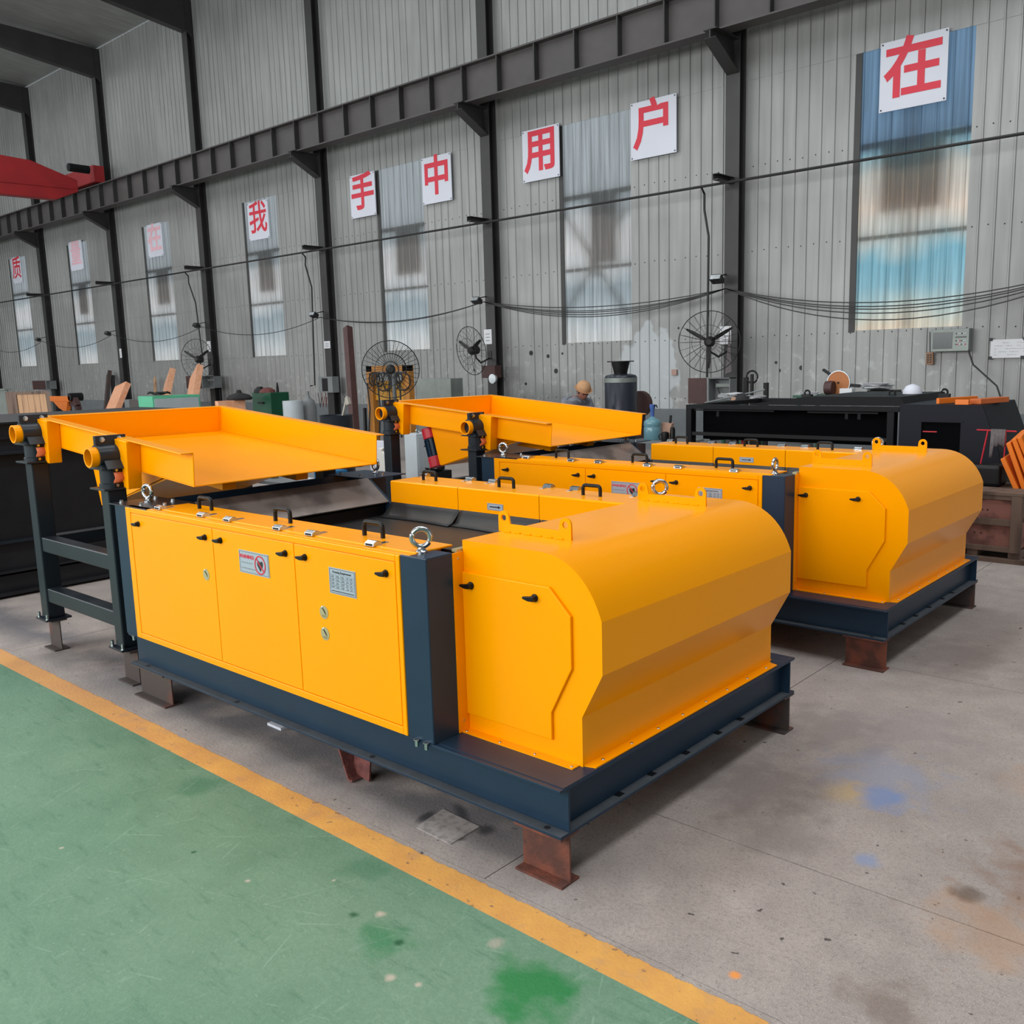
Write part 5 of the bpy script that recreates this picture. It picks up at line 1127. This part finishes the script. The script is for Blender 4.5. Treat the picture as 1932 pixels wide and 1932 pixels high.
for s_ in (-1, 1): quad(MB(), W(.10, .0, 1.155), W(.06, s_ * .075, 1.19), W(.11, s_ * .085, 1.13), W(.16, s_ * .03, 1.10), Vector((.006, -.004, .006))).build('collar', SHIRT, t)
T_ = [B[0], B[5], B[6], B[7] + Vector((0, 0, .03)), B[9], B[10], B[11] + Vector((0, 0, .03))]
skinmesh('trousers', T_, [(0, 1), (1, 2), (2, 3), (0, 4), (4, 5), (5, 6)], [.13, .10, .078, .058, .10, .078, .058], TROUS, t)
for b_ in (7, 11): q0 = B[b_]; MB().tube([q0 - fd * .05 + Vector((0, 0, -.03)), q0 - Vector((0, 0, .03)), q0 + fd * .12 - Vector((0, 0, .04)), q0 + fd * .19 - Vector((0, 0, .05))], [.035, .052, .045, .030], 12).build('shoe', BLACKP, t, smooth=True)
p = W(.66, -.05, 0)
t = bench('work_table', 'dark work table the worker bends over, behind the rear tray', p.x - .22, p.x + .30, p.y - .45, p.y + .2, .80, DSTEEL, 'table')
# dark tank with flanged neck
a = at(1171, 708, Y=8.9); rt = (at(1203, 708, Y=8.9).x - at(1140, 708, Y=8.9).x) * .5 * .80
t = thing('pressure_tank', 'dark cylindrical tank with flanged neck beside the worker', 'tank', (a.x, 8.9, 0))
zt_ = at(1171, 708, Y=8.9).z; zf = at(1171, 681, Y=8.9).z
MB().lathe([(rt, .0), (rt, zt_ - .03), (rt - .02, zt_), (rt * .6, zt_ + .02)], (a.x, 8.9, 0), 36).build('shell', mat('dark_slate_tank', (46, 50, 60), .3, .3), t, smooth=True)
MB().lathe([(rt * .40, zt_ + .02), (rt * .42, zt_ + .05), (rt * .55, zf - .03), (rt * .55, zf - .015)], (a.x, 8.9, 0), 30).build('neck', BLACKP, t, smooth=True)
MB().lathe([(rt * .82, zf - .015), (rt * .82, zf)], (a.x, 8.9, 0), 30).build('flange', BLACKP, t)
MB().lathe([(rt + .002, zt_ - .10), (rt + .003, zt_ - .035)], (a.x, 8.9, 0), 36).build('primer_smear', GREYC, t, smooth=True)
p = at(1204, 762, Y=9.3)
tag(MB().lathe([(.19, 0), (.19, .10), (.14, .13)], (p.x, 9.3, p.z), 26, 'y').box(p.x - .06, p.x + .06, 9.33, 9.4, 0, p.z).build('grinding_wheel', BROWNB, smooth=True), 'dark round grinder wheel on a post behind the tank', 'grinder')
# table with bottle, bag, mugs
xa, xb = at(1192, 832, Y=8.6).x, at(1292, 832, Y=8.6).x; zt_ = at(1230, 831, Y=8.6).z
bench('tea_table', 'grey table carrying the blue water bottle and mugs', xa, xb, 8.45, 9.1, zt_, GREYD, 'table')
c = at(1231, 830, Y=8.7); r_ = (at(1247, 830, Y=8.7).x - at(1215, 830, Y=8.7).x) * .5 * .86
zs = [at(1231, v_, Y=8.7).z for v_ in (798, 794, 791, 786)]
BOT = mat('blue_water_bottle', (104, 146, 158), .15, var=.05); 
t = thing('water_bottle', 'large blue plastic water bottle with hand pump on the grey table', 'water bottle', (c.x, 8.7, zt_))
MB().lathe([(r_ * .95, zt_), (r_, zt_ + .02), (r_, zt_ + .17), (r_ * .95, zt_ + .185), (r_, zt_ + .20), (r_, zs[0]), (r_ * .97, zs[1] - .01), (r_ * .86, zs[1] + .01), (r_ * .5, zs[2] + .01), (r_ * .22, zs[3])], (c.x, 8.7, 0), 30).build('bottle_body', BOT, t, smooth=True)
zp = at(1231, 763, Y=8.7).z
BLU = mat('blue_pump_plastic', (70, 104, 172), .4)
MB().lathe([(r_ * .22, zs[3]), (r_ * .24, zs[3] + .10), (r_ * .32, zs[3] + .12), (r_ * .34, zp)], (c.x, 8.7, 0), 20).build('pump', BLU, t, smooth=True)
MB().tube([(c.x, 8.7, zp - .03), (c.x + .08, 8.68, zp - .01), (c.x + .1, 8.67, zp - .04)], .010, 8).build('spout', BLACKP, t)
c = at(1257, 832, Y=8.75)
t = thing('paper_bag', 'brown paper bag standing behind the mugs on the grey table', 'bag', (c.x, 8.8, zt_)); a = at(1248, 797, Y=8.8); b = at(1267, 797, Y=8.8)
MB().add([(a.x + .02, 8.76, zt_), (b.x - .03, 8.76, zt_), (b.x - .03, 8.9, zt_), (a.x + .02, 8.9, zt_), (a.x, 8.80, a.z), (b.x, 8.80, a.z - .02), (b.x, 8.86, a.z), (a.x, 8.86, a.z - .01)], [(3, 2, 1, 0), (4, 5, 6, 7), (0, 1, 5, 4), (1, 2, 6, 5), (2, 3, 7, 6), (3, 0, 4, 7)]).build('bag_body', KRAFT, t)
MB().bar((b.x - .05, 8.83, a.z - .1), (b.x - .03, 8.83, a.z + .10), .03, .02).build('tool_in_bag', BLACKP, t)
c = at(1258, 832, Y=8.6)
t = thing('mug', 'black mug with handle in front of the paper bag', 'mug', (c.x, 8.56, zt_)); MB().lathe([(.05, zt_), (.055, zt_ + .10), (.05, zt_ + .12), (.03, zt_ + .13)], (c.x, 8.56, 0), 20).build('mug_body', BLKPL, t, smooth=True)
MB().torus((c.x - .06, 8.55, zt_ + .06), .035, .008, (0, 1, 0), 16, 6).build('mug_handle', BLKPL, t, smooth=True)
c = at(1269, 832, Y=8.6)
tag(MB().lathe([(.035, zt_), (.036, zt_ + .16), (.03, zt_ + .17), (.03, zt_ + .19)], (c.x, 8.6, 0), 18).build('thermos_flask', BLKPL, smooth=True), 'slim black flask right of the black mug', 'flask')

# ================================================================== BLACK MACHINES AT RIGHT
DARKM = mat('sooty_black', (5, 6, 8), .8, spec=.05)  # near-black colour stands in for shade inside the frame and the opening
BLKM = mat('matt_black_blue_paint', (13, 15, 19), .5, var=.1, spec=.18)
t = thing('black_frame_machine', 'long black open machine frame behind the rear separator', 'machine', (-2.4, 6.6, 0))
X0, X1 = -3.50, -1.265; zt_ = 1.175
MB().box(X0, X1, 6.4, 6.50, zt_ - .045, zt_).box(X0, X1, 7.9, 8.0, zt_ - .045, zt_).box(X0, X0 + .1, 6.5, 7.9, zt_ - .045, zt_).build('top_frame', BLKM, t, bevel=.003)
for xx in (X0, X1 - .11):
    for yy in (6.4, 7.88): MB().box(xx, xx + .065, yy, yy + .1, 0, zt_ - .045).build('leg', BLKM, t, bevel=.003)
MB().box(X0 + .08, X1 - .1, 6.62, 6.64, .80, zt_ - .05).build('inner_panel', DARKM, t)
MB().box(X0 + .065, X1 - .1, 6.41, 6.45, .855, .89).build('lower_rail', BLACKP, t)
MB().box(X0 + .09, X0 + 1.0, 6.42, 6.44, zt_ - .062, zt_ - .050).box(X0 + 1.35, X1 - .2, 6.42, 6.44, zt_ - .066, zt_ - .052).build('slide_rail', BLKM, t)
for xx in (X0 + .35, X0 + 1.72, X0 + 1.84): MB().box(xx, xx + .03, 6.43, 6.45, zt_ - .12, zt_ - .066).build('hanger_tab', BLKM, t)
MB().box(X0 + .12, X1 - .1, 6.9, 7.7, .10, .14).build('bottom_shelf', BLACKP, t)
MB().bar((X0 + .12, 6.7, .80), (X0 + 1.1, 6.9, .88), .03, .05).build('diagonal_bar', BLACKP, t)
# raised hood with lugs on top of it
z2 = at(1535, 745, Y=7.4).z
MB().prism([(X0 + .62, zt_), (X1, zt_), (X1 - .05, zt_ + .085), (X0 + 1.3, zt_ + .085)], 'y', 6.55, 7.8).build('raised_cover', BLKM, t)
for (u, v_) in ((1523, 746), (1782, 745), (1683, 754)):
    p = at(u, v_, Y=7.0 if u < 1700 else 7.3); MB().torus((p.x, p.y, zt_ + .10), .028, .010, (0, 1, 0), 18, 8).box(p.x - .05, p.x + .05, p.y - .03, p.y + .03, zt_ - .0, zt_ + .085).build('lifting_eye', BLACKP, t, smooth=True)
# navy hooded machine
NAVD = mat('midnight_blue_paint', (15, 19, 30), .5, var=.1, scale=2, spec=.2)
t = thing('navy_hood_machine', 'dark navy hooded machine with square opening at right, orange bars on top', 'machine', (-.9, 6.9, 0))
nx0, nx1, ny0, ny1, nz = -1.262, -.571, 6.4, 7.10, 1.20
MB().prism([(nx0, 0), (nx1 + .18, 0), (nx1 + .18, .55), (nx1 + .15, .80), (nx1, nz), (nx0, nz)], 'y', ny0 + .02, ny1 + .35).build('hood_body', NAVD, t, bevel=.004)
fp = at(1739, 796, Y=ny0), at(1813, 797, Y=ny0), at(1739, 850, Y=ny0)
holed_plate('front_plate', [[(nx0, 0), (nx1 + .18, 0), (nx1 + .18, .55), (nx1 + .15, .80), (nx1, nz), (nx0, nz)], [(fp[0].x, .70), (fp[0].x, fp[0].z), (fp[1].x, fp[0].z), (fp[1].x, .70)]], .012, NAVD, t, Matrix.Translation((0, ny0 + .002, 0)) @ Matrix.Rotation(PI / 2, 4, 'X'))
MB().box(fp[0].x, fp[1].x, ny0 + .013, ny0 + .02, .70, fp[0].z).build('dark_opening', DARKM, t)  # black sheet painted for the shade within the opening
MB().box(fp[0].x + .01, fp[0].x + .13, ny0 + .006, ny0 + .013, fp[0].z - .09, fp[0].z - .08).build('red_bracket', REDM, t)
MB().box(fp[0].x - .02, fp[1].x + .02, ny0 - .01, ny0, fp[0].z, fp[0].z + .012).build('opening_trim', NAVD, t)
a, b = at(1713, 764, Z=nz + .03), at(1831, 754, Z=nz + .03)
tag(MB().bar((a.x + .02, 6.46, nz + .03), (nx1 - .2, 6.95, nz + .03), .03, .05).build('orange_bar', ORNG, bevel=.004), 'long orange bar lying on top of the navy machine', 'bar')
tag(MB().box(-.80, -.69, 6.43, 6.46, nz + .001, nz + .045).box(-.80, -.69, 6.46, 6.60, nz + .001, nz + .006).build('orange_bracket', ORNG, bevel=.003), 'short orange angle bracket at front of the navy machine top', 'bracket')
tag(MB().bar((-.66, 6.52, nz + .025), (-.55, 6.98, nz + .025), .10, .045).build('orange_bracket', mat('brown_orange', (196, 100, 44), .5), bevel=.003), 'brownish orange folded bracket beside the long orange bar', 'bracket')
# green tables behind with clutter
for (u0, u1, lab) in ((1354, 1402, 'left green bench with papers behind the black frame'), (1495, 1755, 'long green bench with disc and papers behind the black frame')):
    a, b = at(u0, 752, Y=9.2), at(u1, 752, Y=9.2); zg = at(u0, 746 if u0 > 1400 else 757, Y=9.2).z
    bench('green_bench', lab, a.x, b.x, 9.2, 9.9, zg, GREEN)
    if u0 < 1400: zg1 = zg; g1 = (a.x, b.x)
    else: zg2 = zg; g2 = (a.x, b.x)
def sheet_stack(u, lab, zb, n, m_, sz=.16, Y=9.4, nm='paper_stack'):
    p = at(u, 750, Y=Y); q = MB()
    for k in range(n):
        M_ = Matrix.Translation((p.x, Y, zb + .004 + k * .008)) @ Matrix.Rotation(random.uniform(-.8, .8), 4, 'Z') @ Matrix.Rotation(random.uniform(-.2, .2), 4, 'X')
        r = MB().box(-sz, sz, -sz * .7, sz * .7, 0, .004).xf(M_); q.add(r.v, r.f)
    return tag(q.build(nm, m_), lab, 'paper')
sheet_stack(1380, 'loose white papers heaped on the left green bench', zg1 + .05, 6, PAPER)
sheet_stack(1422, 'white papers and dark rags between switch box and raised cover', zg1 + .03, 5, PAPER, .14)
tag(MB().lathe([(.13, 0), (.10, .07), (.04, .10)], (at(1400, 750, Y=9.3).x, 9.3, zg1), 12).build('rag', CLOTH, smooth=True), 'dark rag heap right of the loose papers', 'cloth')
tag(MB().lathe([(.07, 0), (.06, .05), (.03, .06)], (at(1388, 750, Y=9.25).x, 9.25, zg1), 12).build('tan_lump', KRAFT, smooth=True), 'small tan lump in front of the loose papers', 'parcel')
sheet_stack(1527, 'magazines beside the lifting eye on the long green bench', zg2, 4, PAPER, .12)
sheet_stack(1655, 'white bundle of sheets on dark tray, right part of the green bench', zg2 + .07, 8, PAPER, .17)
tag(MB().box(at(1648, 750, Y=9.4).x - .05, at(1690, 750, Y=9.4).x, 9.3, 9.6, zg2, zg2 + .06).build('tool_tray', BLACKP, bevel=.01), 'black tray holding the white bundle on the green bench', 'tray')
p = at(1582, 730, Y=9.5)
t = thing('saw_disc', 'round orange-brown cutting disc standing on the green bench', 'disc', (p.x, 9.5, zg2)); rr = .15
MB().lathe([(rr, -.008), (rr, .008)], (p.x, 9.5, zg2 + rr), 36, 'y').build('disc', DISCM, t); MB().pipe((p.x, 9.488, zg2 + rr), (p.x, 9.512, zg2 + rr), rr + .006, rr - .004, 36).build('disc_rim', CHROME, t); MB().lathe([(.014, -.012), (.014, .0)], (p.x, 9.5, zg2 + rr), 12, 'y').build('disc_bore', BLACKT, t)
MB().bar((p.x - .22, 9.52, zg2 + rr * 2 + .02), (p.x - .12, 9.52, zg2 + rr * 1.7), .04, .03).build('grinder_handle', BLACKP, t)
MB().bar((p.x + .12, 9.52, zg2 + rr * .8), (p.x + .30, 9.52, zg2 + rr * .7), .04, .04).build('grinder_body', BLACKP, t)
p = at(1562, 745, Y=9.35); tag(MB().lathe([(.085, -.05), (.09, 0), (.085, .05)], (p.x, 9.4, zg2 + .09), 22, 'x').build('tape_roll', BROWNB, smooth=True), 'red-brown roll beside the cutting disc', 'roll')
p = at(1597, 745, Y=9.28); tag(MB().box(p.x - .08, p.x + .08, 9.25, 9.35, zg2, zg2 + .085).build('small_box', PAPER, bevel=.004), 'small white box in front of the cutting disc', 'box')
p = at(1717, 752, Y=7.2); tag(MB().lathe([(.09, 0), (.088, .03), (.06, .075), (.01, .095)], (p.x + .02, 7.2, zt_ + .088), 22).build('dust_mask', WHITE, smooth=True), 'white dome-shaped mask lying on the black frame near the orange bar', 'mask')
for lab, u, v0, v1, ring in (('dark upright jack handle left of the ring-topped one', 1407, 712, 745, 0), ('dark jack handle with ring top against the wall', 1419, 706, 745, 1), ('dark upright post right of the ring-topped handle', 1445, 722, 752, 0)):
    a = at(u, v0, Y=10.6)
    q = MB().box(a.x - .03, a.x + .03, 10.58, 10.64, 0, a.z)
    if ring: q = MB().box(a.x - .02, a.x + .02, 10.58, 10.62, 0, a.z); q.torus((a.x, 10.6, a.z - .04), .09, .014, (0, 1, 0), 24, 8)
    tag(q.build('pallet_jack_lever', BLACKP), lab, 'handle', 'jack handles by the wall')
a, b = at(1330, 760, Y=9.6), at(1443, 735, Y=9.6); tag(MB().tube([a, b], .012, 6).build('thin_rod', GREYD), 'thin grey rod lying slantwise over the papers', 'rod')
a = at(1368, 690, Y=11.9); b = at(1378, 706, Y=11.9)
tag(MB().add([(a.x, 11.9, b.z), (b.x + .02, 11.9, b.z + .04), (b.x - .02, 11.9, at(1, 683, Y=11.9).z), (a.x, 11.97, b.z), (b.x + .02, 11.97, b.z + .04), (b.x - .02, 11.97, at(1376, 683, Y=11.9).z)], [(0, 1, 2), (5, 4, 3), (0, 3, 4, 1), (1, 4, 5, 2), (2, 5, 3, 0)]).build('hanging_rag', CLOTHG), 'grey rag hanging on the column above the open switch box', 'cloth')
# things under the black frame
tag(MB().box(at(1480, 850, Y=7.0).x, at(1513, 850, Y=7.0).x, 7.0, 7.3, .145, at(1490, 818, Y=7.0).z).build('grey_canister', GREYP, bevel=.02), 'pale grey canister under the black machine frame', 'canister')
tag(MB().lathe([(.12, 0), (.13, .3), (.08, .42), (.03, .46)], (at(1455, 840, Y=7.1).x, 7.1, .145), 16).build('motor_part', GREYD, smooth=True), 'grey motor part lying under the black machine frame', 'machine part')
tag(MB().bar(at(1402, 832, Y=6.8), at(1410, 818, Y=6.8), .05, .03).bar((at(1402, 832, Y=6.8).x, 6.8, .14), at(1402, 832, Y=6.8), .03, .03).build('red_lever', REDM), 'small red lever under the black machine frame', 'lever')

# crate, wrapped orange panels, red T-handle, bag and cloth at the right edge
t = thing('plywood_crate', 'worn red-brown plywood crate on the floor at the right edge', 'crate', (-.2, 6.2, 0))
cx0, cx1, cy0, cy1 = -.75, -.06, 5.72, 6.36
for k, (z0, z1) in enumerate(((.10, .30), (.345, .505))):
    MB().box(cx0 + .02, cx1 - .02, cy0 + .02, cy0 + .035, z0, z1).build('plywood_panel', WOODR, t)
    MB().box(cx1 - .035, cx1 - .02, cy0 + .05, cy1, z0, z1).build('plywood_panel', WOODR, t)
for z0, z1 in ((.085, .125), (.295, .345), (.50, .535)): MB().box(cx0, cx1, cy0 - .01, cy0 + .02, z0, z1).build('batten', WOODD, t, bevel=.002)
MB().box(cx1 - .07, cx1 + .004, cy0 - .024, cy0 + .04, .087, .533).build('corner_post', WOODD, t, bevel=.002)
for k in range(5): MB().box(cx0 - .01, cx1 + .01, cy0 - .02 + k * .132, cy0 + .115 + k * .132, .535, .56 + .004 * (k % 2)).build('lid_board', WOODD, t, bevel=.002)
for xx in (cx0, (cx0 + cx1) / 2 - .04, cx1 - .08): MB().box(xx, xx + .08, cy0, cy1, .035, .085).build('skid', WOODD, t)
MB().box(cx0, cx1 + .05, cy0 - .03, cy0 + .08, 0, .035).box(cx0, cx1 + .05, cy1 - .1, cy1, 0, .035).build('skid_board', WOODD, t)
MB().box(cx0 + .04, cx1 - .04, cy0 + .05, cy1 - .02, .10, .52).build('inner_lining', WOODD, t)
for (xx, zz) in ((-.35, .41), (-.31, .41), (-.14, .47), (-.1, .38), (-.4, .22), (-.35, .22), (-.12, .14)): MB().lathe([(.007, -.001), (.007, .001)], (xx, cy0 + .019, zz), 8, 'y').build('nail_hole', BLACKT, t)
for k in range(4):
    lean = Vector((-.20, -.02, 1)).normalized(); x_ = -.17 + k * .055
    o = MB().bar((x_, 6.15 + .02 * k, .565), (x_ - (.11 + .02 * k), 6.13, .565 + (.25, .38, .42, .44)[k]), .035, .38, (0, 1, 0)); tag(o.build('orange_slab', ORNG, bevel=.004), 'orange flat panel leaning in a row on the plywood crate, %s' % ['outermost and shortest', 'second in the row', 'third in the row', 'last against the brown sheet'][k], 'panel', 'orange panels on the crate')
tag(MB().bar((.07, 6.25, .565), (-.10, 6.25, 1.02), .03, .46, (0, 1, 0)).build('brown_cover', ASH, bevel=.01), 'earth-brown cover sheet over the leaning orange panels', 'sheet')
t = thing('red_hand_cart', 'thin red T-handle frame of a cart beside the navy machine', 'hand cart', (-.36, 6.05, 0))
MB().tube([at(1843, 811, Y=6.05), at(1918, 814, Y=6.05)], .006, 8).build('cross_handle', REDM, t, smooth=True)
MB().tube([at(1864, 812, Y=6.05), at(1850, 875, Y=6.05)], .006, 8).tube([at(1898, 813, Y=6.05), at(1893, 880, Y=6.05)], .005, 8).build('handle_shaft', REDM, t, smooth=True)
p1, p2 = at(1850, 875, Y=6.05), at(1893, 880, Y=6.05)
MB().box(p1.x - .2, p2.x, 5.98, 6.2, .56, p1.z).build('cart_bin', BLACKP, t, bevel=.03, seg=3)
vs = []; fs = []
a = at(1870, 812, Y=6.04); b = at(1898, 812, Y=6.04); zl = at(1880, 843, Y=6.04).z; n = 12
for j in range(2):
    for i in range(n + 1):
        s_ = i / n; xx = a.x + (b.x - a.x) * s_; yo = .012 * math.sin(i * 2.1); side = -1 if j == 0 else 1
        zb2 = (zl - .10 if i < 3 else zl + .01 * math.sin(i)) if j == 0 else zl + .03
        for r_ in range(6): q_ = r_ / 5; vs.append((xx, 6.045 + side * (.010 + .004 * q_) + yo * q_, a.z + .010 - (a.z - zb2) * q_))
    for i in range(n):
        for r_ in range(5): k = j * (n + 1) * 6 + i * 6 + r_; fs.append((k, k + 6, k + 7, k + 1))
for i in range(n): fs.append((i * 6, (i + 1) * 6, (n + 1) * 6 + (i + 1) * 6, (n + 1) * 6 + i * 6))
o = tag(MB().add(vs, fs).build('grey_glove_rag', CLOTHG, smooth=True), 'grey rag draped over the red T-handle', 'cloth'); so = o.modifiers.new('thick', 'SOLIDIFY'); so.thickness = .006
